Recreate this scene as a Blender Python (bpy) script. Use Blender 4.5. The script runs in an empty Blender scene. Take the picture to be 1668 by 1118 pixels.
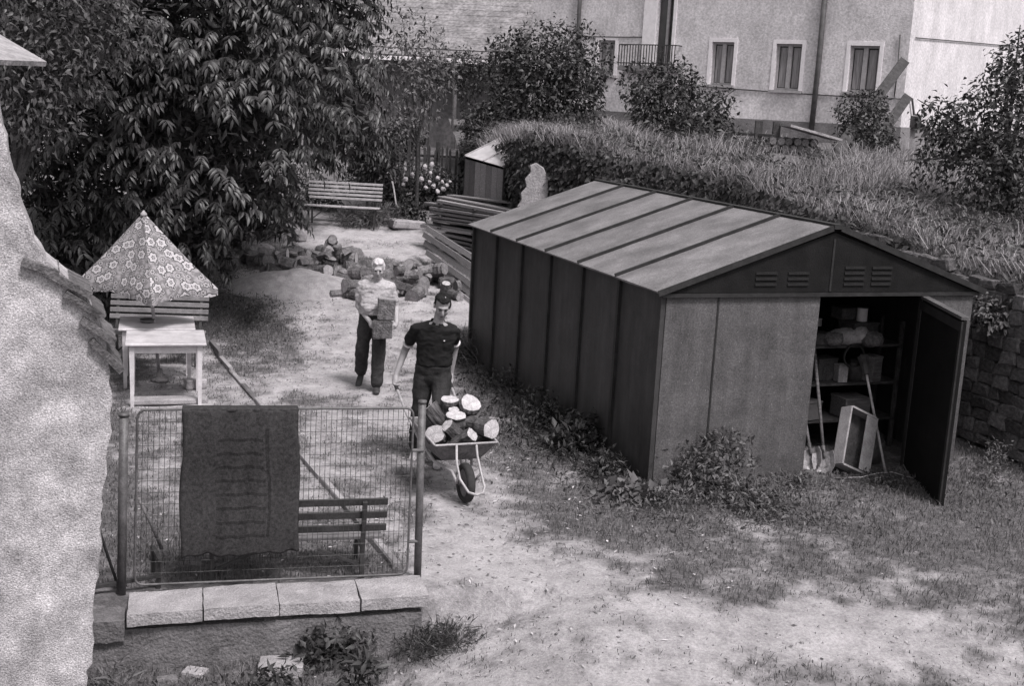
import bpy, bmesh, math, random
import numpy as np
from mathutils import Vector, Matrix, noise as mnoise

random.seed(7); rng = np.random.default_rng(7)
S = bpy.context.scene
R = math.radians

# ------------------------------------------------------------------ camera
CAMZ = 3.75; FPX = 1980.0; PITCH = 0.196; ROLL = -0.0525
CP = np.array([0, 0, CAMZ])
_fw = np.array([0, math.cos(PITCH), -math.sin(PITCH)]); _up = np.array([0, math.sin(PITCH), math.cos(PITCH)]); _rt = np.array([1., 0, 0])
CR = _rt*math.cos(ROLL) - _up*math.sin(ROLL); CU = _rt*math.sin(ROLL) + _up*math.cos(ROLL)
cam = bpy.data.cameras.new('camera'); co = bpy.data.objects.new('camera', cam); S.collection.objects.link(co)
cam.sensor_width = 36; cam.lens = 36*FPX/1668; cam.clip_start = .1; cam.clip_end = 2000
co.matrix_world = Matrix(((CR[0], CU[0], -_fw[0], 0), (CR[1], CU[1], -_fw[1], 0), (CR[2], CU[2], -_fw[2], CAMZ), (0, 0, 0, 1)))
S.camera = co

# ------------------------------------------------------------------ light
SUN = Vector((.42, -.50, 1.08)).normalized()
sun_el = math.asin(SUN.z); sun_az = math.atan2(SUN.x, SUN.y)
w = bpy.data.worlds.new('World'); S.world = w; w.use_nodes = True
nt = w.node_tree; nt.nodes.clear()
sky = nt.nodes.new('ShaderNodeTexSky'); sky.sky_type = 'NISHITA'; sky.sun_disc = False
sky.sun_elevation = sun_el; sky.sun_rotation = sun_az; sky.air_density = 1.6; sky.dust_density = 3
bw = nt.nodes.new('ShaderNodeRGBToBW'); bg = nt.nodes.new('ShaderNodeBackground'); bg.inputs['Strength'].default_value = .07
ow = nt.nodes.new('ShaderNodeOutputWorld')
nt.links.new(sky.outputs[0], bw.inputs[0]); nt.links.new(bw.outputs[0], bg.inputs['Color']); nt.links.new(bg.outputs[0], ow.inputs[0])
sl = bpy.data.lights.new('sun', 'SUN'); sl.energy = 1.5; sl.angle = R(14); sl.color = (1, .97, .965)
so = bpy.data.objects.new('sun', sl); S.collection.objects.link(so); so.rotation_euler = SUN.to_track_quat('Z', 'Y').to_euler()
S.view_settings.view_transform = 'Standard'; S.view_settings.look = 'None'; S.view_settings.gamma = 1
S.view_settings.exposure = 1.42; S.view_settings.use_curve_mapping = False
S.render.engine = 'CYCLES'; S.cycles.max_bounces = 6; S.cycles.transparent_max_bounces = 8

# ------------------------------------------------------------------ helpers
COL = S.collection
def ray(x, y): return _fw + CR*(x-834)/FPX + CU*(559-y)/FPX
def at(x, y, z=0.): d = ray(x, y); return CP + d*(z-CAMZ)/d[2]
def atY(x, y, Y): d = ray(x, y); return CP + d*Y/d[1]
def at_plane(x, y, P, n): d = ray(x, y); n = np.asarray(n, float); return CP + d*(np.dot(np.asarray(P)-CP, n)/np.dot(d, n))
def pix(P):
    P = np.asarray(P, float)-CP; z = P@_fw
    return np.stack([834+FPX*(P@CR)/z, 559-FPX*(P@CU)/z], -1)
def unit(v): v = np.asarray(v, float); return v/(np.linalg.norm(v)+1e-12)
def sstep(a, b, x): t = np.clip((np.asarray(x, float)-a)/(b-a), 0, 1); return t*t*(3-2*t)
def _hash(i, j): v = np.sin(i*127.1+j*311.7)*43758.5453; return v-np.floor(v)
def vnoise(x, y):
    x = np.asarray(x, float); y = np.asarray(y, float); i = np.floor(x); j = np.floor(y); f = x-i; g = y-j
    f = f*f*(3-2*f); g = g*g*(3-2*g)
    return (_hash(i, j)*(1-f)+_hash(i+1, j)*f)*(1-g)+(_hash(i, j+1)*(1-f)+_hash(i+1, j+1)*f)*g
def fbm(x, y, o=4):
    s = 0; a = .5
    for k in range(o): s = s+a*vnoise(x+17*k, y-9*k); x = x*2.03; y = y*2.03; a *= .5
    return s/(1-.5**o)

def tag(o, label=None, cat=None, group=None, kind=None):
    if label: o['label'] = label
    if cat:
        o['category'] = cat
        if not kind: kind = 'thing'
    if group: o['group'] = group
    if kind: o['kind'] = kind
    return o
def empty(name, loc=(0, 0, 0), rz=0, label=None, cat=None, group=None):
    o = bpy.data.objects.new(name, None); COL.objects.link(o); o.location = Vector(loc); o.rotation_euler = (0, 0, rz)
    o.empty_display_size = .1
    return tag(o, label, cat, group)
def link(name, me, m=None, parent=None):
    o = bpy.data.objects.new(name, me); COL.objects.link(o)
    if m and not me.materials: me.materials.append(m)
    if parent: o.parent = parent
    return o
def copy_tree(o, parent=None):
    c = o.copy(); COL.objects.link(c)
    if parent: c.parent = parent
    for ch in list(o.children): copy_tree(ch, c)
    return c
def clear_label(o):
    if 'label' in o: del o['label']

class MB:
    def __init__(s): s.v = []; s.f = []
    def add(s, vs, fs):
        n = len(s.v); s.v += [tuple(map(float, p)) for p in vs]; s.f += [tuple(i+n for i in f) for f in fs]; return s
    def hexa(s, p):   # 8 corners: bottom ring 0-3, top ring 4-7
        return s.add(p, [(3, 2, 1, 0), (4, 5, 6, 7), (0, 1, 5, 4), (1, 2, 6, 5), (2, 3, 7, 6), (3, 0, 4, 7)])
    def box(s, c, d):
        x, y, z = c; a, b, e = d[0]/2, d[1]/2, d[2]/2
        return s.hexa([(x-a, y-b, z-e), (x+a, y-b, z-e), (x+a, y+b, z-e), (x-a, y+b, z-e), (x-a, y-b, z+e), (x+a, y-b, z+e), (x+a, y+b, z+e), (x-a, y+b, z+e)])
    def obox(s, O, u, v, w):   # origin corner + 3 edge vectors
        O, u, v, w = map(lambda q: np.asarray(q, float), (O, u, v, w))
        return s.hexa([O, O+u, O+u+v, O+v, O+w, O+u+w, O+u+v+w, O+v+w])
    def beam(s, a, b, wd, th, upv=(0, 0, 1)):   # bar from a to b
        a = np.asarray(a, float); b = np.asarray(b, float); d = unit(b-a); sd = np.cross(d, upv)
        if np.linalg.norm(sd) < 1e-4: sd = np.cross(d, (0, 1, 0))
        sd = unit(sd); up = np.cross(sd, d)
        return s.obox(a-sd*wd/2-up*th/2, sd*wd, b-a, up*th)
    def tube(s, pts, r, n=8, cap=True):
        pts = [np.asarray(p, float) for p in pts]; k = len(pts)
        rr = r if hasattr(r, '__len__') else [r]*k
        prev = None; rings = []
        for i, p in enumerate(pts):
            d = unit((pts[min(i+1, k-1)]-pts[max(i-1, 0)]))
            if prev is None:
                h = np.array([0, 0, 1.]) if abs(d[2]) < .9 else np.array([1., 0, 0])
                sd = unit(np.cross(d, h))
            else: sd = unit(prev-d*np.dot(prev, d))
            prev = sd; up = np.cross(sd, d); ri = rr[i]; rx, ry = (ri if hasattr(ri, '__len__') else (ri, ri))
            rings.append([p+sd*rx*math.cos(2*math.pi*j/n)+up*ry*math.sin(2*math.pi*j/n) for j in range(n)])
        vs = [q for rg in rings for q in rg]; fs = []
        for i in range(k-1):
            for j in range(n): a = i*n+j; b = i*n+(j+1) % n; fs.append((a, a+n, b+n, b))
        if cap: fs.append(tuple(range(n))); fs.append(tuple(range((k-1)*n, k*n))[::-1])
        return s.add(vs, fs)
    def lathe(s, prof, n=16, c=(0, 0, 0)):
        c = np.asarray(c, float); vs = []; fs = []
        for r, z in prof: vs += [c+np.array([r*math.cos(2*math.pi*j/n), r*math.sin(2*math.pi*j/n), z]) for j in range(n)]
        for i in range(len(prof)-1):
            for j in range(n): a = i*n+j; b = i*n+(j+1) % n; fs.append((a, b, b+n, a+n))
        fs.append(tuple(range(n))[::-1]); fs.append(tuple(range((len(prof)-1)*n, len(prof)*n)))
        return s.add(vs, fs)
    def prism(s, poly, ext):
        ext = np.asarray(ext, float); p = [np.asarray(q, float) for q in poly]; n = len(p)
        return s.add(p+[q+ext for q in p], [tuple(range(n))[::-1], tuple(range(n, 2*n))]+[(i, (i+1) % n, n+(i+1) % n, n+i) for i in range(n)])
    def ball(s, c, r, n=10, m=7):
        c = np.asarray(c, float); rx, ry, rz = r if hasattr(r, '__len__') else (r, r, r); vs = [c+[0, 0, -rz]]; fs = []
        for i in range(1, m):
            t = -math.pi/2+math.pi*i/m
            vs += [c+np.array([rx*math.cos(t)*math.cos(2*math.pi*j/n), ry*math.cos(t)*math.sin(2*math.pi*j/n), rz*math.sin(t)]) for j in range(n)]
        vs.append(c+[0, 0, rz]); L = len(vs)-1
        for j in range(n): fs.append((0, 1+(j+1) % n, 1+j)); fs.append((L, L-n+j, L-n+(j+1) % n))
        for i in range(m-2):
            for j in range(n): a = 1+i*n+j; b = 1+i*n+(j+1) % n; fs.append((a, b, b+n, a+n))
        return s.add(vs, fs)
    def mesh(s, name, bevel=0, smooth=False, jitter=0, rec=True):
        me = bpy.data.meshes.new(name); me.from_pydata(s.v, [], s.f)
        bm = bmesh.new(); bm.from_mesh(me)
        if rec: bmesh.ops.recalc_face_normals(bm, faces=bm.faces)
        if bevel: bmesh.ops.bevel(bm, geom=[e for e in bm.edges if len(e.link_faces) == 2 and e.calc_face_angle(0) > .5], offset=bevel, segments=1, affect='EDGES')
        if jitter:
            for v in bm.verts: v.co += Vector((random.uniform(-1, 1), random.uniform(-1, 1), random.uniform(-1, 1)))*jitter
        bm.to_mesh(me); bm.free()
        if smooth:
            for p in me.polygons: p.use_smooth = True
        return me
    def build(s, name, m, parent=None, bevel=0, smooth=False, jitter=0):
        return link(name, s.mesh(name, bevel, smooth, jitter), m, parent)

def rough_box(name, O, u, v, w, m, parent, amp=.008, cell=.05, freq=9):
    me = MB().obox(O, u, v, w).mesh(name); bm = bmesh.new(); bm.from_mesh(me)
    for e in sorted(bm.edges, key=lambda e: -e.calc_length()): pass
    for ax in (u, v, w):
        d = Vector(unit(ax)); L_ = float(np.linalg.norm(ax)); es = [e for e in bm.edges if abs((e.verts[1].co-e.verts[0].co).normalized().dot(d)) > .99]
        c = min(30, int(L_/cell))
        if c > 1: bmesh.ops.subdivide_edges(bm, edges=es, cuts=c-1, use_grid_fill=True)
    bmesh.ops.recalc_face_normals(bm, faces=bm.faces); bm.normal_update(); sd = random.random()*50
    for vt in bm.verts: q = mnoise.noise(vt.co*freq+Vector((sd, 0, 0)))+.6*mnoise.noise(vt.co*freq*2.7+Vector((0, sd, 0))); vt.co += vt.normal*(q*amp-amp*.3*(len({tuple(round(k, 1) for k in f.normal) for f in vt.link_faces})-1))
    bm.to_mesh(me); bm.free(); return link(name, me, m, parent)

# ------------------------------------------------------------------ materials (a black and white print: neutral greys with a faint mauve cast)
TINT = (1.0, .945, .985)
def C3(g): return (g*TINT[0], g*TINT[1], g*TINT[2], 1)
MATS = {}
def mat(name, g0, g1=None, scale=6, rough=.8, bump=0, bscale=None, fine=.0, fscale=120, spec=.3, lo=.35, hi=.65, stretch=None, obj_var=0, metal=0, speck=None, streak=None):
    if name in MATS: return MATS[name]
    m = bpy.data.materials.new(name); m.use_nodes = True; t = m.node_tree; N = t.nodes; L = t.links
    b = N['Principled BSDF']; b.inputs['Roughness'].default_value = rough; b.inputs['Specular IOR Level'].default_value = spec; b.inputs['Metallic'].default_value = metal
    g1 = g0 if g1 is None else g1
    tc = N.new('ShaderNodeTexCoord'); src = tc.outputs['Object']
    if stretch:
        mp = N.new('ShaderNodeMapping'); mp.inputs['Scale'].default_value = stretch; L.new(src, mp.inputs[0]); src = mp.outputs[0]
    nz = N.new('ShaderNodeTexNoise'); nz.inputs['Scale'].default_value = scale; nz.inputs['Detail'].default_value = 6; nz.inputs['Roughness'].default_value = .62
    L.new(src, nz.inputs['Vector'])
    cr = N.new('ShaderNodeValToRGB'); cr.color_ramp.elements[0].position = lo; cr.color_ramp.elements[1].position = hi
    cr.color_ramp.elements[0].color = C3(g0); cr.color_ramp.elements[1].color = C3(g1)
    L.new(nz.outputs['Fac'], cr.inputs[0]); col = cr.outputs[0]
    n2 = None
    if fine:
        n2 = N.new('ShaderNodeTexNoise'); n2.inputs['Scale'].default_value = fscale; n2.inputs['Detail'].default_value = 3; L.new(src, n2.inputs['Vector'])
        mr = N.new('ShaderNodeMapRange'); mr.inputs[1].default_value = .3; mr.inputs[2].default_value = .7; mr.inputs[3].default_value = 1-fine; mr.inputs[4].default_value = 1+fine
        L.new(n2.outputs['Fac'], mr.inputs[0]); vm = N.new('ShaderNodeVectorMath'); vm.operation = 'SCALE'
        L.new(col, vm.inputs[0]); L.new(mr.outputs[0], vm.inputs['Scale']); col = vm.outputs[0]
    if obj_var:
        oi = N.new('ShaderNodeObjectInfo'); mr = N.new('ShaderNodeMapRange'); mr.inputs[3].default_value = 1-obj_var; mr.inputs[4].default_value = 1+obj_var
        L.new(oi.outputs['Random'], mr.inputs[0]); vm = N.new('ShaderNodeVectorMath'); vm.operation = 'SCALE'
        L.new(col, vm.inputs[0]); L.new(mr.outputs[0], vm.inputs['Scale']); col = vm.outputs[0]
    if speck:
        vo = N.new('ShaderNodeTexNoise'); vo.inputs['Scale'].default_value = speck[0]; vo.inputs['Detail'].default_value = 4; vo.inputs['Roughness'].default_value = .8; L.new(tc.outputs['Object'], vo.inputs['Vector'])
        sr = N.new('ShaderNodeMapRange'); sr.inputs[1].default_value = speck[1]; sr.inputs[2].default_value = speck[1]+.05; L.new(vo.outputs['Fac'], sr.inputs[0]); mxs = N.new('ShaderNodeMix'); mxs.data_type = 'RGBA'; L.new(sr.outputs[0], mxs.inputs['Factor']); L.new(col, mxs.inputs['A']); mxs.inputs['B'].default_value = C3(speck[2]); col = mxs.outputs['Result']
    if streak:
        mp2 = N.new('ShaderNodeMapping'); mp2.inputs['Scale'].default_value = streak[1]; L.new(tc.outputs['Object'], mp2.inputs[0]); n4 = N.new('ShaderNodeTexNoise'); n4.inputs['Scale'].default_value = streak[0]; n4.inputs['Detail'].default_value = 7; n4.inputs['Roughness'].default_value = .7; L.new(mp2.outputs[0], n4.inputs['Vector'])
        sr = N.new('ShaderNodeMapRange'); sr.inputs[1].default_value = .35; sr.inputs[2].default_value = .65; sr.inputs[3].default_value = 1-streak[2]; sr.inputs[4].default_value = 1+streak[2]; L.new(n4.outputs['Fac'], sr.inputs[0]); vm = N.new('ShaderNodeVectorMath'); vm.operation = 'SCALE'; L.new(col, vm.inputs[0]); L.new(sr.outputs[0], vm.inputs['Scale']); col = vm.outputs[0]
    L.new(col, b.inputs['Base Color'])
    if bump:
        bn = N.new('ShaderNodeBump'); bn.inputs['Strength'].default_value = min(1, bump); bn.inputs['Distance'].default_value = .02*max(1, bump)
        if bscale:
            n3 = N.new('ShaderNodeTexNoise'); n3.inputs['Scale'].default_value = bscale; n3.inputs['Detail'].default_value = 5; L.new(src, n3.inputs['Vector']); L.new(n3.outputs['Fac'], bn.inputs['Height'])
        else: L.new((n2 or nz).outputs['Fac'], bn.inputs['Height'])
        L.new(bn.outputs[0], b.inputs['Normal'])
    MATS[name] = m; return m
def ringmat(name, g0, g1, obj_var):
    m = mat(name, g0, g1, 18, .8, .3, None, .15, 60, .2, obj_var=obj_var); t = m.node_tree; N = t.nodes; L = t.links; b = N['Principled BSDF']; src = b.inputs['Base Color'].links[0].from_socket
    tc = N.new('ShaderNodeTexCoord'); nz_ = N.new('ShaderNodeTexNoise'); nz_.inputs['Scale'].default_value = 14; L.new(tc.outputs['Object'], nz_.inputs['Vector']); sc_ = N.new('ShaderNodeVectorMath'); sc_.operation = 'SCALE'; sc_.inputs['Scale'].default_value = .045; L.new(nz_.outputs['Color'], sc_.inputs[0]); ad = N.new('ShaderNodeVectorMath'); ad.operation = 'ADD'; L.new(tc.outputs['Object'], ad.inputs[0]); L.new(sc_.outputs[0], ad.inputs[1])
    wv = N.new('ShaderNodeTexWave'); wv.wave_type = 'RINGS'; wv.rings_direction = 'Z'; wv.inputs['Scale'].default_value = 26; wv.inputs['Distortion'].default_value = 1.5; L.new(ad.outputs[0], wv.inputs['Vector']); mr = N.new('ShaderNodeMapRange'); mr.inputs[3].default_value = .72; mr.inputs[4].default_value = 1.08; L.new(wv.outputs['Fac'], mr.inputs[0])
    vm = N.new('ShaderNodeVectorMath'); vm.operation = 'SCALE'; L.new(src, vm.inputs[0]); L.new(mr.outputs[0], vm.inputs['Scale']); L.new(vm.outputs[0], b.inputs['Base Color']); return m
def leafmat(name, g0, g1, rough=.45, spec=.5, trans=.15):
    if name in MATS: return MATS[name]
    m = bpy.data.materials.new(name); m.use_nodes = True; t = m.node_tree; N = t.nodes; L = t.links; b = N['Principled BSDF']
    ge = N.new('ShaderNodeNewGeometry'); cr = N.new('ShaderNodeValToRGB')
    cr.color_ramp.elements[0].color = C3(g0); cr.color_ramp.elements[1].color = C3(g1)
    L.new(ge.outputs['Random Per Island'], cr.inputs[0]); L.new(cr.outputs[0], b.inputs['Base Color'])
    b.inputs['Roughness'].default_value = rough; b.inputs['Specular IOR Level'].default_value = spec
    tr = N.new('ShaderNodeBsdfTranslucent'); mx = N.new('ShaderNodeMixShader'); mx.inputs[0].default_value = trans
    L.new(cr.outputs[0], tr.inputs['Color']); L.new(b.outputs[0], mx.inputs[1]); L.new(tr.outputs[0], mx.inputs[2]); L.new(mx.outputs[0], N['Material Output'].inputs[0])
    MATS[name] = m; return m

stucco = mat('rough_stucco', .22, .48, 5, .95, .55, 95, .45, 110, .1, .3, .66, speck=(30, .66, .12), streak=(2, (1, 1, .5), .18))
facade_m = mat('facade_render', .54, .70, 1.4, .95, .5, 30, .22, 16, .1, streak=(1.2, (1, 1, .35), .12))
endwall_m = mat('end_wall_render', .52, .64, 1.2, .95, .5, 30, .2, 16, .1, streak=(1.2, (1, 1, .35), .1))
plinth_m = mat('plinth_render', .16, .23, 2.5, .95, .5, 20, .2, 30, .1)
white_paint = mat('white_paint', .46, .60, 9, .6, .15, None, .06, 60)
tabletop_m = mat('table_laminate', .38, .56, 5, .4, 0, None, .08, 30, .5)
dark_steel = mat('dark_steel', .025, .05, 12, .55, .2, None, .2, 60, .4)
galv = mat('gate_steel', .06, .12, 14, .5, .2, None, .2, 80, .4)
light_tube = mat('pale_tube_paint', .24, .40, 14, .45, .2, None, .12, 60, .5)
rubber = mat('tyre_rubber', .02, .035, 20, .85)
tray_m = mat('tray_steel', .07, .16, 7, .55, .3, None, .3, 40, .4)
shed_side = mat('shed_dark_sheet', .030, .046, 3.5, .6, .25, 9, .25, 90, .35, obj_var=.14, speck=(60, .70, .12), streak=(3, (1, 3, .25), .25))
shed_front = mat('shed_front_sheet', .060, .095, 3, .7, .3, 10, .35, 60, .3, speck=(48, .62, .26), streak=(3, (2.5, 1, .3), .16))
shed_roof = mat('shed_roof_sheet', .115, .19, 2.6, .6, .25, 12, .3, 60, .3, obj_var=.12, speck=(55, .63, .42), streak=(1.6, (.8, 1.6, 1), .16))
shed_trim = mat('shed_trim', .014, .028, 8, .6, .1, None, .2, 60)
gable_m = mat('gable_sheet', .008, .014, 5, .7, .2, None, .3, 60, .12)
vent_m = mat('vent_louvre', .010, .022, 12, .6, 0, None, .2, 60, .4)
door_m = mat('shed_door_sheet', .007, .011, 5, .7, .2, None, .25, 70, .12)
inner_m = mat('shed_inside', .012, .02, 5, .85)
bark = mat('log_bark', .05, .12, 14, .95, 1, 40, .3, 60, .1, stretch=(1, 1, .3))
cut = ringmat('fresh_cut_wood', .30, .50, .15)
cut_old = ringmat('weathered_cut_wood', .14, .28, .35)
bark_old = mat('weathered_bark', .08, .19, 12, .95, 1, 40, .3, 60, .1, obj_var=.4)
plank_m = mat('weathered_plank', .10, .20, 7, .85, .5, None, .25, 40, .2, stretch=(1, 8, 8), obj_var=.35)
plank_l = mat('grey_plank', .15, .28, 7, .85, .5, None, .3, 40, .2, stretch=(1, 8, 8), obj_var=.45)
plank_dark = mat('dark_plank', .04, .075, 7, .85, .5, None, .25, 40, .2, obj_var=.3)
slat_light = mat('pale_bench_slat', .26, .40, 8, .7, .2, None, .15, 60, .3)
cardboard = mat('cardboard', .06, .10, 8, .9)
slat_mid = mat('grey_bench_slat', .13, .22, 8, .7, .2, None, .15, 60, .3)
slat_dark = mat('dark_bench_slat', .028, .05, 9, .6, .2, None, .2, 60, .4)
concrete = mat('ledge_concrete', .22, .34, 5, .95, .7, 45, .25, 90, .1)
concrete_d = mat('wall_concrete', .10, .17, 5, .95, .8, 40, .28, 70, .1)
stone_m = mat('stone', .07, .16, 6, .95, .8, 25, .3, 50, .1, obj_var=.4)
stone_l = mat('pale_stone', .24, .38, 6, .95, .8, 25, .2, 50, .1)
tile_m = mat('coping_tile', .07, .15, 10, .95, .7, None, .3, 60, .1, obj_var=.25)
sawdust_m = mat('sawdust', .32, .46, 7, 1, 1, 50, .2, 80, .05)
mortar_m = mat('mortar', .07, .13, 8, 1, .8)
barn_roof = mat('barn_roof', .15, .25, 1.5, .9, .4, 9, .35, 9, .2)
barn_wall = mat('barn_wall', .10, .17, 1.2, .9, .4, 8, .3, 8)
glass_m = mat('window_glass', .03, .05, 3, .12, 0, spec=.6)
curtain_m = mat('net_curtain', .16, .32, 5, .9, stretch=(6, 6, .4))
wframe = mat('window_frame_paint', .30, .40, 10, .6)
surround = mat('window_surround', .72, .84, 10, .8)
pipe_m = mat('drainpipe', .06, .11, 6, .6)
skin_m = mat('skin', .30, .36, 20, .55, .1, None, .06, 90, .4)
skin_d = mat('tanned_skin', .24, .30, 20, .5, .1, None, .06, 90, .4)
hair_w = mat('white_hair', .45, .60, 60, .7, .6, 120)
hair_d = mat('dark_hair', .006, .022, 60, .8, .6, 120, spec=.15)
shirt_l = mat('checked_pale_shirt', .34, .40, 30, .9, .2, None, .16, 70)
trou_m = mat('dark_trousers', .024, .042, 14, .9, .3, None, .2, 60)
trou_g = mat('grey_trousers', .016, .032, 9, .9, .3, None, .2, 60)
polo_m = mat('black_polo', .010, .016, 14, .9, .3, spec=.2)
shoe_m = mat('dark_shoe', .03, .06, 14, .5)
shoe_l = mat('pale_shoe', .35, .55, 14, .7)
trim_w = mat('white_trim', .6, .7, 14, .7)
eye_m = mat('eye_dark', .02, .03, 5, .3)
leaf_tree = leafmat('tree_leaf', .014, .060, .45, .4, .10)
leaf_mid = leafmat('garden_leaf', .045, .11, .5, .4, .2)
leaf_dark = leafmat('dark_shrub_leaf', .022, .055, .5, .4, .15)
leaf_ivy = leafmat('ivy_leaf', .022, .075, .5, .4, .1)
leaf_weed = leafmat('weed_leaf', .05, .13, .5, .4, .2)
leaf_pale2 = leafmat('pale_garden_leaf', .07, .17, .6, .3, .25)
leaf_pale = leafmat('pale_big_leaf', .07, .14, .5, .4, .2)
grass_short = leafmat('short_grass', .05, .20, .7, .2, .2)
grass_dry = leafmat('dry_tall_grass', .12, .40, .8, .2, .25)
petal_m = leafmat('white_petal', .55, .7, .7, .2, .3)
wood_limb = mat('tree_bark', .03, .07, 10, .95, 1, 30)

# ------------------------------------------------------------------ terrain
def ledge_y(x): return 8.83+.26*(x+.55)
def gh(x, y):
    x = np.asarray(x, float); y = np.asarray(y, float)
    h = .10*np.clip(y-16.6, 0, None); h = np.where(h > 1.5, 1.5+(h-1.5)*.35, h); h = np.minimum(h, 2.6)
    d = ledge_y(x)-y
    left = 1-sstep(-.75, .9, x)
    near = -.42*(left*sstep(-.02, .12, d)+(1-left)*sstep(.1, 2.8, d)*.7)
    h = h+near*(y < 12)
    h = h+.05*(fbm(x*.7, y*.7)-.5)*sstep(6, 9, y)+.03*(fbm(x*3, y*3)-.5)
    return h
def dirt_mask(x, y):
    P = pix(np.stack([x, y, gh(x, y)], -1)); px, py = P[..., 0], P[..., 1]
    m = np.zeros_like(px)
    def blob(cx, cy, rx, ry, a=1., rot=0):
        c, s = math.cos(rot), math.sin(rot); dx, dy = px-cx, py-cy
        q = ((dx*c+dy*s)/rx)**2+((-dx*s+dy*c)/ry)**2
        return a*np.clip(1.25-q*.75, 0, 1)
    for b in [(860, 1040, 250, 130, 1, 0), (760, 880, 90, 140, .9, .2), (1180, 1080, 400, 95, .86, 0), (1540, 1080, 230, 70, .84, 0), (1400, 1010, 160, 30, .8, .1), (900, 930, 170, 70, .75, .2),
              (560, 560, 130, 110, 1, .5), (470, 480, 130, 40, 1, .15), (640, 640, 110, 70, .95, .3), (500, 640, 110, 60, .85, .2), (600, 395, 120, 32, .9, .1), (700, 500, 80, 60, .9, 0),
              (320, 640, 120, 70, .75, 0), (420, 760, 200, 110, .6, 0), (600, 780, 120, 120, .55, 0), (1400, 965, 120, 16, .5, .1), (1360, 835, 190, 22, .4, .1), (1010, 985, 150, 30, .8, 0), (1200, 900, 260, 60, .25, .1), (1500, 970, 200, 40, .3, 0)]:
        m = np.maximum(m, blob(*b))
    for b in [(400, 545, 100, 55, .95, .35), (1440, 905, 230, 45, .4, 0), (900, 720, 130, 70, .9, .3), (1080, 840, 170, 60, .8, .15), (1020, 1075, 130, 20, .3, 0)]:
        m = m*(1-blob(*b))
    return np.clip(m, 0, 1)
def soft_dirt(x, y):
    m = dirt_mask(x, y); n = fbm(x*1.5+3, y*1.5)*.45+fbm(x*4.1, y*4.1)*.35+fbm(x*13, y*13, 3)*.2
    return sstep(.12, 1.0, m*.80+(n-.5)*2.5+.12)

def gridmesh(name, X, Y, Z, attr=None):
    ny, nx = X.shape; v = np.stack([X, Y, Z], -1).reshape(-1, 3)
    a = (np.arange(ny-1)[:, None]*nx+np.arange(nx-1)[None]).ravel(); q = np.stack([a, a+1, a+nx+1, a+nx], 1)
    me = bpy.data.meshes.new(name); me.vertices.add(len(v)); me.vertices.foreach_set('co', v.ravel())
    me.loops.add(q.size); me.loops.foreach_set('vertex_index', q.ravel().astype(np.int32)); me.polygons.add(len(q)); me.polygons.foreach_set('loop_start', np.arange(0, q.size, 4, dtype=np.int32))
    me.update(calc_edges=True); me.polygons.foreach_set('use_smooth', np.ones(len(q), bool))
    if attr is not None:
        at_ = me.attributes.new('dirt', 'FLOAT', 'POINT'); at_.data.foreach_set('value', attr.ravel().astype(np.float32))
    return me
gx = np.concatenate([np.linspace(-400, -14, 12)[:-1], np.linspace(-14, -6, 30)[:-1], np.linspace(-6, 7, 230)[:-1], np.linspace(7, 16, 30)[:-1], np.linspace(16, 400, 12)])
gy = np.concatenate([np.linspace(-60, 5, 8)[:-1], np.linspace(5, 24, 330)[:-1], np.linspace(24, 45, 70)[:-1], np.linspace(45, 600, 16)])
GX, GY = np.meshgrid(gx, gy)
gm = bpy.data.materials.new('yard_ground'); gm.use_nodes = True; t = gm.node_tree; N = t.nodes; L = t.links; b = N['Principled BSDF']; b.inputs['Roughness'].default_value = .95; b.inputs['Specular IOR Level'].default_value = .1
an = N.new('ShaderNodeAttribute'); an.attribute_name = 'dirt'; tc = N.new('ShaderNodeTexCoord')
def nz(sc, d=6, r=.65):
    n = N.new('ShaderNodeTexNoise'); n.inputs['Scale'].default_value = sc; n.inputs['Detail'].default_value = d; n.inputs['Roughness'].default_value = r; L.new(tc.outputs['Object'], n.inputs['Vector']); return n.outputs['Fac']
def ramp(fac, a, b_, p0=.3, p1=.7):
    c = N.new('ShaderNodeValToRGB'); c.color_ramp.elements[0].position = p0; c.color_ramp.elements[1].position = p1; c.color_ramp.elements[0].color = C3(a); c.color_ramp.elements[1].color = C3(b_); L.new(fac, c.inputs[0]); return c.outputs[0]
d1 = ramp(nz(42, 9, .85), .22, .62, .28, .66); s1 = ramp(nz(30, 8, .8), .05, .20)
ma = N.new('ShaderNodeMath'); ma.operation = 'MULTIPLY_ADD'; L.new(nz(9, 10, .8), ma.inputs[0]); ma.inputs[1].default_value = 2.4; ma.inputs[2].default_value = -1.2
mb_ = N.new('ShaderNodeMath'); mb_.operation = 'ADD'; mb_.use_clamp = True; L.new(an.outputs['Fac'], mb_.inputs[0]); L.new(ma.outputs[0], mb_.inputs[1])
mx = N.new('ShaderNodeMix'); mx.data_type = 'RGBA'; L.new(mb_.outputs[0], mx.inputs['Factor']); L.new(s1, mx.inputs['A']); _pm = N.new('ShaderNodeMapRange'); _pm.inputs[1].default_value = .35; _pm.inputs[2].default_value = .65; _pm.inputs[3].default_value = .76; _pm.inputs[4].default_value = 1.18; L.new(nz(2.2, 7, .7), _pm.inputs[0]); _pv = N.new('ShaderNodeVectorMath'); _pv.operation = 'SCALE'; L.new(d1, _pv.inputs[0]); L.new(_pm.outputs[0], _pv.inputs['Scale']); L.new(_pv.outputs[0], mx.inputs['B']); L.new(mx.outputs['Result'], b.inputs['Base Color'])
bn = N.new('ShaderNodeBump'); bn.inputs['Strength'].default_value = .9; bn.inputs['Distance'].default_value = .03; L.new(nz(60, 8, .8), bn.inputs['Height']); L.new(bn.outputs[0], b.inputs['Normal'])
tag(link('ground', gridmesh('ground', GX, GY, gh(GX, GY), soft_dirt(GX, GY)), gm), kind='structure')

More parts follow.
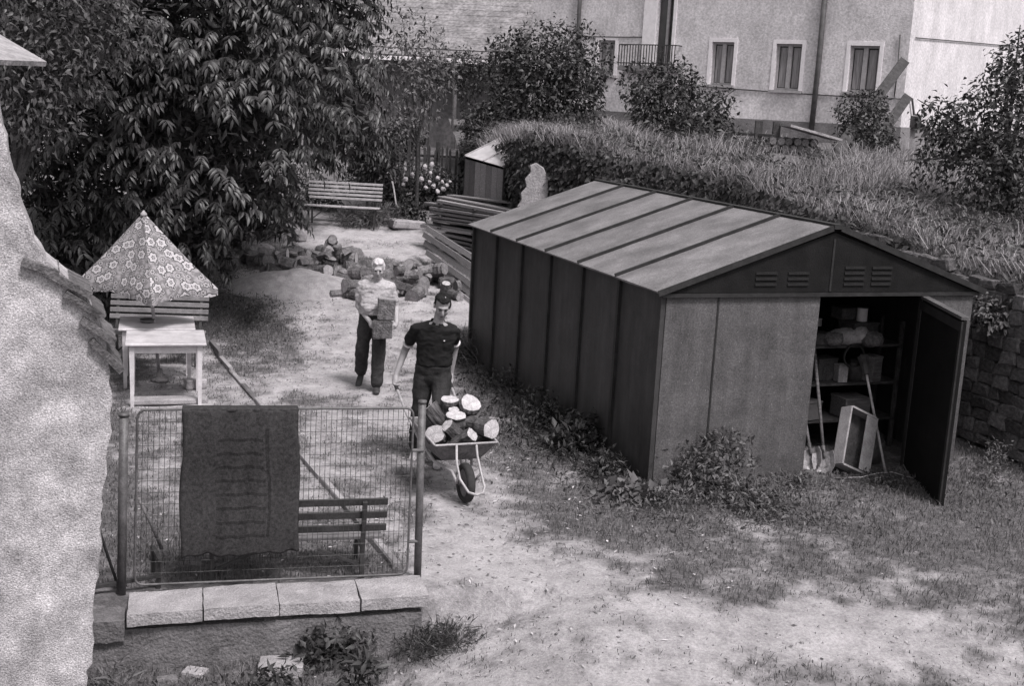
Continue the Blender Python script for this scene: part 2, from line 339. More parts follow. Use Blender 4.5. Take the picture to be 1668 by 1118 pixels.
# raised garden bank, cut away around the shed
FL = np.array([(-1.6, 33, 2.2), (-1.0, 27.5, 2.5), (.05, 22.6, 3.0), (1.2, 21.5, 2.9), (3.3, 19.9, 2.62), (4.75, 17, 2.28), (5.62, 14.6, 2.0), (6.15, 13.1, 1.86), (7.6, 9.6, 1.6)])
BL = np.array([(-2.5, 41, 3.1), (0, 39.6, 3.12), (2, 38, 3.12), (4.5, 36.2, 3.12), (9, 33.2, 3.12), (13, 34.5, 3.1), (18, 36, 3), (24, 30, 2.6), (26, 14, 2.2)])
def resample(P, n):
    d = np.r_[0, np.cumsum(np.linalg.norm(np.diff(P[:, :2], axis=0), axis=1))]; t = np.linspace(0, d[-1], n); return np.stack([np.interp(t, d, P[:, k]) for k in range(3)], -1)
NS = 90
_idx = np.linspace(0, 8, NS); Fp = np.stack([np.interp(_idx, range(9), FL[:, k]) for k in range(3)], -1); Bp = np.stack([np.interp(_idx, range(9), BL[:, k]) for k in range(3)], -1)
tt = np.linspace(0, 1, 50)**1.5
BK = Fp[None]*(1-tt[:, None, None])+Bp[None]*tt[:, None, None]
BK[..., 2] += .14*(fbm(BK[..., 0]*.9, BK[..., 1]*.9)-.5)*np.minimum(1, tt*8)[:, None]
sk = np.stack([Fp-np.array([.10, .02, 0])*k-np.array([0, 0, 1])*(Fp[:, 2:3]+.15)*k for k in (1., .5)], 0)
BKa = np.concatenate([sk, BK], 0)
bank_m = mat('bank_soil', .08, .16, 4, .95, .8, 20, .3, 30, .1)
tag(link('garden_bank', gridmesh('garden_bank', BKa[..., 0], BKa[..., 1], BKa[..., 2]), bank_m), kind='structure')
def bank_pts(n, tmax=1., smin=0, smax=1):
    s = (smin+rng.random(n)*(smax-smin))*(NS-1); q = rng.random(n)**1.3*tmax; j = q**(1/1.5)*49
    i0 = np.floor(s).astype(int).clip(0, NS-2); j0 = np.floor(j).astype(int).clip(0, 48); fs = (s-i0)[:, None]; fj = (j-j0)[:, None]
    return BK[j0, i0]*(1-fs)*(1-fj)+BK[j0, i0+1]*fs*(1-fj)+BK[j0+1, i0]*(1-fs)*fj+BK[j0+1, i0+1]*fs*fj

# ------------------------------------------------------------------ foliage generators
def tri_mesh(name, V, F):
    me = bpy.data.meshes.new(name); V = V.reshape(-1, 3); F = F.reshape(-1, 3)
    me.vertices.add(len(V)); me.vertices.foreach_set('co', V.ravel().astype(np.float32)); me.loops.add(F.size); me.loops.foreach_set('vertex_index', F.ravel().astype(np.int32))
    me.polygons.add(len(F)); me.polygons.foreach_set('loop_start', np.arange(0, F.size, 3, dtype=np.int32)); me.update(calc_edges=True); return me
def nrmz(v): return v/(np.linalg.norm(v, axis=-1, keepdims=True)+1e-9)
def leaves(name, pos, d, n, Ln, Wd, droop=.25):
    d = nrmz(d); s = nrmz(np.cross(d, n)); n = np.cross(s, d); Ln = np.asarray(Ln)[:, None]; Wd = np.asarray(Wd)[:, None]
    c = pos+d*Ln*.5-n*Wd*.12; a = pos+d*Ln*.42+s*Wd*.5+n*Wd*.1; e = pos+d*Ln*.42-s*Wd*.5+n*Wd*.1; tip = pos+d*Ln-n*Ln*droop
    V = np.stack([pos, a, c, e, tip], 1); k = len(pos); F = np.array([[0, 1, 2], [0, 2, 3], [1, 4, 2], [2, 4, 3]])[None]+5*np.arange(k)[:, None, None]
    return tri_mesh(name, V, F)
def fine_leaves(name, pos, d, n, Ln, Wd, droop=.3):
    """curved leaf: two cross sections folded along the midrib"""
    d = nrmz(d); s = nrmz(np.cross(d, n)); n = np.cross(s, d); Ln = np.asarray(Ln)[:, None]; Wd = np.asarray(Wd)[:, None]
    def rib(q): return pos+d*Ln*q-n*Ln*droop*q*q
    c1, c2, tip = rib(.3), rib(.66), rib(1.); up = n*Wd*.13
    V = np.stack([pos, c1+s*Wd*.46+up, c1, c1-s*Wd*.46+up, c2+s*Wd*.42+up, c2, c2-s*Wd*.42+up, tip], 1)
    F = np.array([[0, 1, 2], [0, 2, 3], [1, 4, 2], [2, 4, 5], [2, 5, 6], [2, 6, 3], [4, 7, 5], [5, 7, 6]])[None]+8*np.arange(len(pos))[:, None, None]
    return tri_mesh(name, V, F)
def blades(name, pos, h, wd, lean=.35):
    k = len(pos); a = rng.random(k)*2*np.pi; dx = np.stack([np.cos(a), np.sin(a), 0*a], -1); l = (rng.random(k)*lean)[:, None]*h[:, None]
    b2 = rng.random(k)*2*np.pi; sd = np.stack([np.cos(b2), np.sin(b2), 0*b2], -1)*(wd/2)[:, None]; H = np.stack([0*h, 0*h, h], -1)
    m = pos+H*.55+dx*l*.35; tip = pos+H*(1-.25*lean)+dx*l
    V = np.stack([pos-sd, pos+sd, m+sd*.7, m-sd*.7, tip], 1); F = np.array([[0, 1, 2], [0, 2, 3], [3, 2, 4]])[None]+5*np.arange(k)[:, None, None]
    return tri_mesh(name, V, F)
def rdir(n): return nrmz(rng.normal(size=(n, 3)))
def cloud(name, lobes, n, L, Wd, fill=.3, droop=.25, down=.35, flat=None):
    """leaves spread on and in a union of lobes (cx,cy,cz,rx,ry,rz)"""
    lob = np.array(lobes, float); ar = (lob[:, 3]*lob[:, 4]*lob[:, 5])**(2/3); k = rng.choice(len(lob), n, p=ar/ar.sum())
    u = rdir(n); r = np.where(rng.random(n) < fill, rng.random(n)**.5, 1+rng.normal(size=n)*.10+.55*(fbm(u[:, 0]*3.1+k*1.7, u[:, 2]*3.1+u[:, 1]*2.3)-.5)+.5*(rng.random(n) < .07)*rng.random(n))
    p = lob[k, :3]+u*lob[k, 3:]*r[:, None]; d = u*.6+rdir(n)*.7; d[:, 2] -= down
    nn = rdir(n)*.7+u*.4; nn[:, 2] += .7
    if flat is not None: p[:, 2] = np.maximum(p[:, 2], flat+rng.random(n)*.05)
    return leaves(name, p, d, nn, L*(.6+.8*rng.random(n)), Wd*(.6+.8*rng.random(n)), droop)
def limbs(mb, base, lobes, r0, hub=.5):
    base = np.asarray(base, float); c = np.mean([l[:3] for l in lobes], 0); top = base+(c-base)*hub+np.array([.05, 0, 0])
    mb.tube([base+[0, 0, -.1], base+(top-base)*.5+[r0*.4, 0, 0], top], [r0*1.25, r0, r0*.8], 8)
    for l in lobes:
        e = np.array(l[:3]); m = (top+e)/2+np.array([0, 0, .12*np.linalg.norm(e-top)]); mb.tube([top-(top-base)*.12, m, e+(e-top)*.35], [r0*.55, r0*.35, r0*.1], 6)
def plant(name, base, lobes, n, L, Wd, lm, label, cat, group=None, r0=.04, fill=.35, down=.3, droop=.25, crown='crown'):
    base = np.asarray(base, float); o = empty(name, base, 0, label, cat, group)
    lob = [tuple(np.array(l[:3])-base)+tuple(l[3:]) for l in lobes]
    link(crown, cloud(crown, lob, n, L, Wd, fill, droop, down), lm, o)
    mb = MB(); limbs(mb, (0, 0, 0), lob, r0, .62 if cat == 'tree' else .5); mb.build('trunk' if cat == 'tree' else 'stem', wood_limb, o); return o
def rlobes(c, r, k, sub=.55):
    """lumpy crown: k lobes scattered in an ellipsoid c, r"""
    out = []
    for i in range(k):
        u = unit(np.random.default_rng(1000+i*7+int(c[0]*10)).normal(size=3)); q = .35+.4*random.random(); s = sub*(.75+.5*random.random())
        out.append((c[0]+u[0]*r[0]*q, c[1]+u[1]*r[1]*q, c[2]+u[2]*r[2]*q, r[0]*s, r[1]*s, r[2]*s))
    return out


# ================================================================== far building
fa = np.array([-.816, .578, 0]); fn = np.array([-.578, -.816, 0]); C0 = np.array([9.79, 32.2, 0]); Z0 = 2.6
bld = empty('apartment_building', (C0[0], C0[1], Z0), 0, 'pale rendered two storey building with tall casement windows behind the grassy bank', 'building')
def fl(x, y):
    P = at_plane(x, y, C0, fn); return float(np.dot(P-C0, fa)), float(P[2])
def FP(t_, z, o=0.): p = C0+fa*t_+fn*o; return (p[0]-C0[0], p[1]-C0[1], z-Z0)
def rect(x0, y0, x1, y1):
    ym, xm = (y0+y1)/2, (x0+x1)/2
    return (fl(x1, ym)[0], fl(xm, y1)[1], fl(x0, ym)[0], fl(xm, y0)[1])   # t0, z0, t1, z1
WINS = [rect(1382, 74, 1430, 150), rect(1262, 71, 1304, 147), rect(1158, 68, 1194, 138), rect(974, 65, 1001, 122)]
DOOR = rect(1069, -22, 1096, 112)
LEFT_T = fl(866, 60)[0]; TOPZ = 9.2
def holes_wall(name, m, t0, z0, t1, z1, ops, parent, dep=.22):
    ts = sorted({t0, t1, *[o[0] for o in ops], *[o[2] for o in ops]}); zs = sorted({z0, z1, *[o[1] for o in ops], *[o[3] for o in ops]})
    b = MB()
    for i in range(len(ts)-1):
        for j in range(len(zs)-1):
            tm, zm = (ts[i]+ts[i+1])/2, (zs[j]+zs[j+1])/2
            if any(o[0] < tm < o[2] and o[1] < zm < o[3] for o in ops): continue
            b.add([FP(ts[i], zs[j]), FP(ts[i+1], zs[j]), FP(ts[i+1], zs[j+1]), FP(ts[i], zs[j+1])], [(0, 1, 2, 3)])
    for o in ops:
        for (a, c) in (((o[0], o[1]), (o[2], o[1])), ((o[2], o[1]), (o[2], o[3])), ((o[2], o[3]), (o[0], o[3])), ((o[0], o[3]), (o[0], o[1]))):
            b.add([FP(*a), FP(*c), FP(*c, -dep), FP(*a, -dep)], [(0, 1, 2, 3)])
    return b.build(name, m, parent)
holes_wall('facade', facade_m, 0, Z0, LEFT_T, TOPZ, WINS+[DOOR], bld)
ea = np.array([.578, .816, 0])
def EP(t_, z, o=0.): p = C0+ea*t_+np.array([.816, -.578, 0])*o; return (p[0]-C0[0], p[1]-C0[1], z-Z0)
MB().add([EP(0, Z0), EP(14, Z0), EP(14, TOPZ), EP(0, TOPZ)], [(0, 1, 2, 3)]).build('end_wall', endwall_m, bld)
bk = C0+ea*9
b = MB(); q = np.array([FP(LEFT_T, Z0), FP(LEFT_T, TOPZ)]); off = ea*14
b.add([FP(LEFT_T, Z0), np.array(FP(LEFT_T, Z0))+off, np.array(FP(LEFT_T, TOPZ))+off, FP(LEFT_T, TOPZ)], [(0, 1, 2, 3)])
b.add([np.array(FP(0, Z0))+off, np.array(FP(LEFT_T, Z0))+off, np.array(FP(LEFT_T, TOPZ))+off, np.array(FP(0, TOPZ))+off], [(0, 1, 2, 3)]); b.build('back_wall', facade_m, bld)
b = MB(); e = .4; lo = [np.array(FP(-e, TOPZ, e)), np.array(FP(LEFT_T+e, TOPZ, e)), np.array(FP(LEFT_T+e, TOPZ, e))+ea*(14+2*e), np.array(FP(-e, TOPZ, e))+ea*(14+2*e)]
r0 = (lo[0]+lo[3])/2+[0, 0, 3.6]; r1 = (lo[1]+lo[2])/2+[0, 0, 3.6]
b.add(lo+[r0, r1], [(0, 1, 2, 3), (0, 1, 5, 4), (2, 3, 4, 5), (1, 2, 5), (3, 0, 4)]).build('roof', barn_roof, bld)
b = MB(); pz = 3.62
b.obox(FP(-.03, Z0, .03), np.array(FP(LEFT_T, Z0, .03))-FP(-.03, Z0, .03), fn*-.06, (0, 0, pz-Z0))
b.obox(EP(.03, Z0, .03), ea*14, -np.array([.816, -.578, 0])*.06, (0, 0, pz-Z0)); b.build('plinth', plinth_m, bld)
for k, o_ in enumerate(WINS):
    t0, z0, t1, z1 = o_; W_, H_ = t1-t0, z1-z0
    wf = MB(); fr = .06
    def bar(mb, ta, za, tb, zb, o0, o1): mb.obox(FP(ta, za, o0), fa*(tb-ta), fn*(o1-o0), (0, 0, zb-za))
    bar(wf, t0, z0, t0+fr, z1, -.17, -.09); bar(wf, t1-fr, z0, t1, z1, -.17, -.09); bar(wf, t0+fr, z0, t1-fr, z0+fr, -.17, -.09); bar(wf, t0+fr, z1-fr, t1-fr, z1, -.17, -.09)
    wo = wf.build('window', wframe, bld)
    tm = (t0+t1)/2
    mb = MB(); bar(mb, tm-.06, z0+fr, tm+.06, z1-fr, -.165, -.08); mb.build('mullion', wframe, wo)
    for (ta, tb) in ((t0+fr, tm-.06), (tm+.06, t1-fr)):
        p = MB(); bar(p, ta, z0+fr, tb, z1-fr, -.15, -.14); p.build('pane', glass_m, wo)
        p = MB(); bar(p, ta+(tb-ta)*.12, z0+fr+.02, tb-(tb-ta)*.12, z1-fr-.04, -.138, -.132); p.build('curtain', curtain_m, wo)
    s_ = MB(); bar(s_, t0-.1, z0-.07, t1+.1, z0, -.2, .1); s_.build('sill', wframe, wo)
    s_ = MB(); e_ = .10
    bar(s_, t0-e_, z0, t0, z1+e_, -.01, .018); bar(s_, t1, z0, t1+e_, z1+e_, -.01, .018); bar(s_, t0, z1, t1, z1+e_, -.01, .018); s_.build('surround', surround, wo)
t0, z0, t1, z1 = DOOR
dr = MB(); bar(dr, t0, z0, t1, z1, -.21, -.17); do = dr.build('door', glass_m, bld)
d_ = MB(); tm = t0+(t1-t0)*.42; bar(d_, tm-.04, z0, tm+.04, z1, -.168, -.10); bar(d_, t0, z0, t0+.06, z1, -.168, -.10); d_.build('door_frame', wframe, do)
d_ = MB(); bar(d_, t1, z0, t1+.42, z1, -.01, .05); d_.build('shutter', surround, do)
d_ = MB(); bar(d_, t0-.1, z0, t0, z1, -.01, .03); d_.build('surround', surround, do)
# balcony with its railing
bal = MB(); ta, tb = fl(1108, 108)[0], fl(1018, 108)[0]; zt = fl(1050, 73)[1]; zb = fl(1050, 108)[1]
bar(bal, ta, zb-.14, tb, zb, .02, .42); bo = bal.build('balcony_slab', plinth_m, bld)
rl = MB(); bar(rl, ta, zt-.03, tb, zt, .38, .41); bar(rl, ta, zb+.06, tb, zb+.09, .38, .41)
for tx in (ta, tb): rl.obox(FP(tx-.02, zt-.03, .02), fa*.04, fn*.37, (0, 0, .03))
rl.build('rail', dark_steel, bo)
rb = MB(); bar(rb, 0, 0, .022, zt-zb-.03, 0, .022); rbm = rb.mesh('bar'); rbm.materials.append(dark_steel)
nb = 20
for i in range(nb+1):
    o = link('bar', rbm, None, bo); p = np.array(FP(ta+(tb-ta)*i/nb-.011, zb, .384))-np.array(FP(0, 0, 0)); o.location = p
# drainpipes, meter box, wires
def pipe_part(name, pts, r, m, o=.09):
    mb = MB(); mb.tube([FP(*fl(*p), o) for p in pts], r, 8); return mb.build(name, m, bld, smooth=True)
pipe_part('drainpipe', [(1349, -40), (1336, 100), (1323, 216)], .075, pipe_m)
pipe_part('drainpipe', [(949, -40), (946, 20), (943, 96), (940, 150)], .06, pipe_m)
pipe_part('cable', [(1120, 138), (1200, 145), (1330, 154), (1400, 158), (1472, 161)], .014, dark_steel, .02)
pipe_part('cable', [(940, 59), (1010, 60), (1062, 60)], .014, dark_steel, .02)
pipe_part('cable', [(1467, 56), (1462, 120), (1457, 158)], .016, dark_steel, .03)
mb = MB(); p0 = at_plane(1475, 192, C0, np.array([.816, -.578, 0]))
def ep(x, y): P = at_plane(x, y, C0, np.array([.816, -.578, 0])); return float(np.dot(P-C0, ea)), float(P[2])
t_, z_ = ep(1481, 211); tb_, zb_ = ep(1491, 191)
mb.obox(EP(t_, z_, .0), ea*.42, np.array([.816, -.578, 0])*.16, (0, 0, .36)); mb.build('meter_box', dark_steel, bld)
mb = MB(); mb.tube([EP(*ep(1482, 160), .06), EP(*ep(1485, 186), .06), EP(*ep(1494, 187), .06), EP(*ep(1497, 206), .06), EP(*ep(1508, 209), .06)], .03, 6); mb.build('pipe', pipe_m, bld)
mb = MB(); mb.tube([EP(*ep(1490, 61), .03), EP(*ep(1560, 67), .03), EP(*ep(1660, 76), .03)], .014, 5); mb.build('cable', dark_steel, bld)

# ------------------------------------------------------------------ barn behind the garden
eL = atY(330, 80, 45.5); eR = atY(905, 97, 43.5); eL[2] = eR[2] = (eL[2]+eR[2])/2
bd = unit((eR-eL)*[1, 1, 0]); bnrm = np.array([-bd[1], bd[0], 0]); Lb = np.linalg.norm(eR-eL)
barn = empty('barn', tuple(eL*[1, 1, 0]+[0, 0, 2]), 0, 'low barn with a broad grey tiled roof beside the rendered building', 'barn')
bo_ = np.array(barn.location)
sl_ = np.array([bnrm[0]*.80, bnrm[1]*.80, .60])
mb = MB()
for i in range(26):     # overlapping courses of tiles
    p = eL-bo_+sl_*.36*i+np.array([0, 0, .05 if i else 0]); mb.obox(p, bd*Lb, sl_*.40, np.cross(bd, sl_)*.05-sl_*0+np.array([0, 0, .0]))
rf = mb.build('roof', barn_roof, barn)
mb = MB(); mb.obox(eL-bo_-[0, 0, .17]-bnrm*.03, bd*Lb, bnrm*.05, (0, 0, .16)); mb.build('fascia', surround, barn)
mb = MB(); mb.obox(eL-bo_+bnrm*.9+[0, 0, -3.6], bd*Lb, bnrm*.3, (0, 0, 4.0)); mb.build('wall', barn_wall, barn)
for i in range(9):
    mb = MB(); mb.obox(eL-bo_+bd*(Lb*(.06+.11*i))+bnrm*.1-[0, 0, 3.4], bd*.14, bnrm*.14, (0, 0, 3.3)); mb.build('post', barn_wall, barn)

# ------------------------------------------------------------------ leaning timbers against the building
def beam_thing(name, a, b, wd, th, m, label, cat, group=None, upv=(0, 0, 1), bevel=.004):
    a = np.asarray(a, float); b = np.asarray(b, float); o = MB().beam((0, 0, 0), b-a, wd, th, upv).build(name, m, None, bevel); o.location = a
    return tag(o, label, cat, group)
beam_thing('leaning_board', atY(1352, 262, 27.0), atY(1474, 98, 31.6), .26, .05, plank_dark, 'long wide board propped up against the building above the bank', 'board', upv=(0, -1, .4))
beam_thing('leaning_beam', atY(1424, 236, 29.5), atY(1478, 158, 31.8), .24, .12, plank_dark, 'short dark beam propped below the building corner', 'beam', upv=(0, -1, .4))
# stack of firewood on the bank
fw = empty('covered_woodpile', (0, 0, 0), 0, 'dark firewood stack under a pale cover board on the grassy bank', 'woodpile'); fw.location = atY(1290, 262, 27.5); fo = np.array(fw.location)
lm = MB().tube([(0, 0, 0), (0, .5, 0)], .095, 8).mesh('log'); lm.materials.append(bark)
lc = MB().tube([(0, -.004, 0), (0, .02, 0)], .08, 8).mesh('cut_face'); lc.materials.append(cut_old)
for r_ in range(3):
    for c_ in range(8-r_):
        o = link('log', lm, None, fw); o.location = (-.65+c_*.185+r_*.09+random.uniform(-.02, .02), random.uniform(-.05, .05), .1+r_*.16); c = link('cut_face', lc, None, o)
mb = MB(); mb.beam((-.25, -.1, .78), (.95, .05, .52), .75, .05); mb.build('cover_board', stone_l, fw)
for xx in (-.75, -.35): MB().box((xx, .3, .42), (.16, .12, .84)).build('post', plank_dark, fw)
beam_thing('bank_rail', atY(1196, 217, 28), atY(1262, 221, 27.6), .06, .06, dark_steel, 'thin dark rail across the grass beside the covered woodpile', 'rail')

# ------------------------------------------------------------------ stone retaining wall right of the shed
rwall = empty('stone_wall', (5.62, 14.6, 0), 0, 'rough dark fieldstone retaining wall right of the open shed', 'wall'); ro = np.array(rwall.location)
seg = [FL[5], FL[6], FL[7], FL[8]]
mb = MB()
for a, b2 in zip(seg[:-1], seg[1:]):
    d = unit((b2-a)*[1, 1, 0]); n = np.array([d[1], -d[0], 0]); n = n if n[0] < 0 else -n
    A, B = np.array([a[0], a[1], -.1]), np.array([b2[0], b2[1], -.1])
    p = [A+n*.16-ro, B+n*.16-ro, B-n*.05-ro, A-n*.05-ro]
    mb.hexa(p+[q+[0, 0, (a if k in (0, 3) else b2)[2]+.0] for k, q in enumerate(p)])
mb.build('mortar_core', mortar_m, rwall)
sm = []
for k in range(6):
    mb = MB().box((0, 0, 0), (.98, .9, .94)); me = mb.mesh('stone', .13, False, .07); me.materials.append(stone_m); sm.append(me)
ns = 0; extra = MB()
for a, b2 in zip(seg[:-1], seg[1:]):
    d = unit((b2-a)*[1, 1, 0]); n = np.array([d[1], -d[0], 0]); n = n if n[0] < 0 else -n; Ls = np.linalg.norm((b2-a)[:2]); z = 0.05
    while z < 2.25:
        hh = random.uniform(.11, .19); s_ = random.uniform(-.1, .1)
        while s_ < Ls:
            l_ = random.uniform(.14, .34); top = a[2]+(b2[2]-a[2])*min(1, max(0, s_/Ls))
            P = np.array([a[0], a[1], 0])+d*(s_+l_/2)+n*(.16+random.uniform(-.02, .03))+[0, 0, z+hh/2]
            if z+hh < top+.05 and ns < 290:
                o = link('stone', random.choice(sm), None, rwall); o.location = P-ro
                o.rotation_euler = (random.uniform(-.15, .15), random.uniform(-.15, .15), math.atan2(d[1], d[0])); o.scale = (l_*1.06, .16, hh*1.1); ns += 1
            elif z+hh < top+.05: extra.obox(P-ro-d*l_*.5-n*.08-np.array([0, 0, hh*.5]), d*l_*.95, n*.16, (0, 0, hh*.92))
            s_ += l_
        z += hh*.96
if extra.v: extra.build('stones', stone_m, rwall, .02, jitter=.012)['kind'] = 'stuff'
# pale plastered end of the wall and old slabs beside the planks
pb = atY(862, 338, 21.9); mb = MB()
arc = [(-.22, 0), (.29, 0), (.33, .28), (.30, .56), (.22, .72), (.08, .80), (-.03, .75), (-.01, .62), (-.11, .5), (-.07, .36), (-.17, .24), (-.15, .12)]
mb.prism([(x, 0, z) for x, z in arc], (0, .1, 0)); o = mb.build('broken_slab', stone_l, None, .015); o.location = pb; tag(o, 'pale ragged edged slab standing at the ivy covered wall end', 'slab')

# ================================================================== garden shed
OS = np.array([1.457, 11.88, 0]); YAW = R(20.7)
shed = empty('garden_shed', OS, YAW, 'dark sheet metal garden shed with ribbed gable roof and open door', 'shed')
Ls, Ws, HW, HR = 5.87, 3.82, 1.98, 2.645   # shed local frame: +x along the front, +y away along the side
NP = 6; pl = Ls/NP
for i in range(NP):
    y0 = i*pl+.004; mb = MB(); y1 = y0+pl-.008
    # folded sheet: shallow field with a standing rib at its far joint
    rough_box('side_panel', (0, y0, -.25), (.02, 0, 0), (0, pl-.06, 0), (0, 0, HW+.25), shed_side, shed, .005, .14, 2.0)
    mb = MB(); mb.obox((-.035, y1-.058, -.25), (.055, 0, 0), (0, .052, 0), (0, 0, HW+.24)); mb.build('rib', shed_trim, shed)
mb = MB(); mb.obox((-.012, -.012, -.25), (.05, 0, 0), (0, .016, 0), (0, 0, HW+.24)); mb.build('corner_post', shed_side, shed)
for i in range(NP):
    mb = MB(); mb.obox((Ws-.02, i*pl+.004, -.25), (.02, 0, 0), (0, pl-.008, 0), (0, 0, HW+.25)); mb.build('side_panel', shed_side, shed)
mb = MB(); mb.prism([(0.021, Ls-.02, -.25), (Ws-.021, Ls-.02, -.25), (Ws-.021, Ls-.02, HW), (Ws/2, Ls-.02, HR-.03), (.021, Ls-.02, HW)], (0, .02, 0)); mb.build('back_wall', shed_side, shed)
JF = 1.83; HX = 3.14   # left jamb and hinge
SX = .63
for a, b2 in ((.042, SX-.006), (SX+.006, JF)):
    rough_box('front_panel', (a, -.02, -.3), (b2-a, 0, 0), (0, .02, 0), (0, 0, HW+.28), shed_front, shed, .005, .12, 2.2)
mb = MB(); mb.obox((SX-.012, -.026, -.3), (.02, 0, 0), (0, .02, 0), (0, 0, HW+.27)); mb.build('seam_strip', shed_trim, shed)
mb = MB(); mb.obox((HX, -.02, -.3), (Ws-HX-.021, 0, 0), (0, .02, 0), (0, 0, HW+.28)); mb.build('front_panel', shed_front, shed)
mb = MB(); mb.obox((JF-.03, -.0, -.3), (.03, 0, 0), (0, .05, 0), (0, 0, HW+.27)); mb.build('door_jamb', shed_trim, shed)
mb = MB(); mb.obox((HX, -.0, -.3), (.03, 0, 0), (0, .05, 0), (0, 0, HW+.27)); mb.build('door_jamb', shed_trim, shed)
mb = MB(); mb.prism([(-.02, -.05, HW), (Ws+.02, -.05, HW), (Ws/2, -.05, HR-.045)], (0, .06, 0)); gp = mb.build('gable_panel', gable_m, shed)
mb = MB(); mb.obox((-.02, -.06, HW-.045), (Ws+.04, 0, 0), (0, .07, 0), (0, 0, .04)); mb.build('lintel', shed_trim, shed)
mb = MB(); mb.obox((Ws/2-.012, -.058, HW+.01), (.024, 0, 0), (0, .01, 0), (0, 0, HR-HW-.12)); mb.build('seam', shed_trim, gp)
vm_ = MB().prism([(0, 0, 0), (0, -.012, 0), (0, -.004, .026), (0, 0, .028)], (.25, 0, 0)).mesh('vent'); vm_.materials.append(gable_m)
for cx in (-.90, -.52, .16, .50):
    for rr in range(4):
        if cx < 0 and rr == 3: continue
        o = link('vent', vm_, None, gp); o.location = (Ws/2+cx, -.052, HW+.07+rr*.058)
# roof: six pans each side with raised seams, ridge cap
OV = .075
roof = MB(); roof.obox((Ws/2-.05, -OV-.02, HR-.006), (.1, 0, 0), (0, Ls+2*OV+.04, 0), (0, 0, .05)); rc = roof.build('ridge_cap', shed_trim, shed)
pw = (Ls+2*OV)/NP
for sgn in (-1, 1):
    ex = -.075 if sgn < 0 else Ws+.075; ez = HW-.005; rx = Ws/2+sgn*.04; sl2 = np.array([rx-ex, 0, HR-ez]); nn = unit(np.cross(sl2, (0, 1, 0))); nn = nn if nn[2] > 0 else -nn
    for i in range(NP):
        y0 = -OV+i*pw
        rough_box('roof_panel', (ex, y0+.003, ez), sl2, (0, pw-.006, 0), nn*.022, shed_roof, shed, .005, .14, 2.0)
        if i < NP-1:
            mb = MB(); mb.obox(np.array((ex-.0*sgn, y0+pw-.012, ez))+nn*.0235, sl2, (0, .024, 0), nn*.032); mb.build('roof_seam', shed_trim, shed)
    mb = MB(); mb.obox(np.array((ex, -OV-.014, ez-.025)), sl2, (0, .012, 0), nn*.06); mb.build('verge_trim', shed_trim, shed)
# open door, swung out
dw = 1.33; da = R(-112)
dx, dy = math.cos(da), math.sin(da)
dd = empty('door', (HX-.0, -.03, 0), da, None, None); dd.parent = shed
mb = MB(); mb.obox((0, -.015, -.28), (dw, 0, 0), (0, .03, 0), (0, 0, HW+.2)); mb.build('door_sheet', door_m, dd)
fr = MB(); fr.obox((-.002, -.04, HW-.08), (dw+.004, 0, 0), (0, .08, 0), (0, 0, .03)); fr.build('top_rail', shed_front, dd)
fr = MB(); fr.obox((dw-.05, -.035, -.26), (.052, 0, 0), (0, .018, 0), (0, 0, HW+.16)); fr.build('edge_rail', shed_trim, dd)
fr = MB(); fr.obox((0, -.032, HW-.2), (dw-.06, 0, 0), (0, .015, 0), (0, 0, .09)); fr.build('brace', shed_trim, dd)
fr = MB(); fr.tube([(.05, -.03, .05), (dw-.07, -.03, -.2)], .008, 5); fr.build('stay_rod', galv, dd)
mb = MB(); mb.obox((.05, .05, -.12), (Ws-.1, 0, 0), (0, Ls-.1, 0), (0, 0, .10)); mb.build('floor', mat('shed_floor', .04, .09, 6, .95), shed)

def sl(x, y, z=0): c, s = math.cos(YAW), math.sin(YAW); return np.array([OS[0]+c*x-s*y, OS[1]+s*x+c*y, z])
# shelf rack inside with what stands on it
rack = empty('storage_rack', sl(2.55, .95, 0), YAW, 'dark storage rack full of clutter inside the shed doorway', 'shelf')
for zz in (.35, .78, 1.22): MB().box((.25, 0, zz), (1.5, .42, .03)).build('shelf', plank_dark, rack)  # rack boards toned dark, putting the shade inside the shed into their colour
for xx in (-.48, .98):
    for yy in (-.19, .19): MB().box((xx, yy, .74), (.04, .04, 1.52)).build('upright', plank_dark, rack)
def boxthing(name, loc, dims, rz, m, label, cat, group=None, lid=None):
    o = empty(name, loc, rz, label, cat, group); a, b_, c = dims
    MB().box((0, 0, c*.45), (a, b_, c*.9)).build('box_body', m, o, .006); MB().box((0, 0, c*.95), (a*1.04, b_*1.04, c*.1)).build('lid', lid or m, o, .004); return o
boxthing('carton', sl(2.68, .82, 1.24), (.16, .12, .13), YAW+.2, white_paint, 'small pale carton on the rack shelf inside the shed', 'box')
boxthing('tool_case', sl(2.45, .85, 1.24), (.26, .2, .13), YAW-.1, plank_dark, 'dark case beside the small pale carton on the rack', 'case')
tn = empty('paint_can', sl(3.0, .82, 1.50), YAW, 'white paint can on top of the clutter in the shed', 'can')
MB().lathe([(.06, 0), (.06, .15)], 14).build('can_body', white_paint, tn, 0); MB().lathe([(.063, .15), (.063, .158), (.05, .16)], 14).build('lid', galv, tn)
boxthing('crate', sl(3.0, .87, 1.24), (.34, .3, .255), YAW+.05, plank_dark, 'dark crate under the white paint can on the rack', 'crate')
mb = MB(); mb.ball((0, 0, .09), (.2, .15, .1), 12, 8); mb.ball((.14, -.03, .12), (.13, .12, .1), 10, 7)
o = mb.build('cloth_bundle', stone_l, None, 0, True, .012); o.location = sl(2.98, .68, 1.11); tag(o, 'crumpled pale cloth bundle hanging over the rack shelf', 'cloth')
o.location = sl(2.80, .80, 1.235)
coil = MB(); coil.tube([(.13*math.cos(a_), -.02+.01*a_/6, .13*math.sin(a_)+.13) for a_ in np.linspace(0, 12.4, 40)], .012, 6)
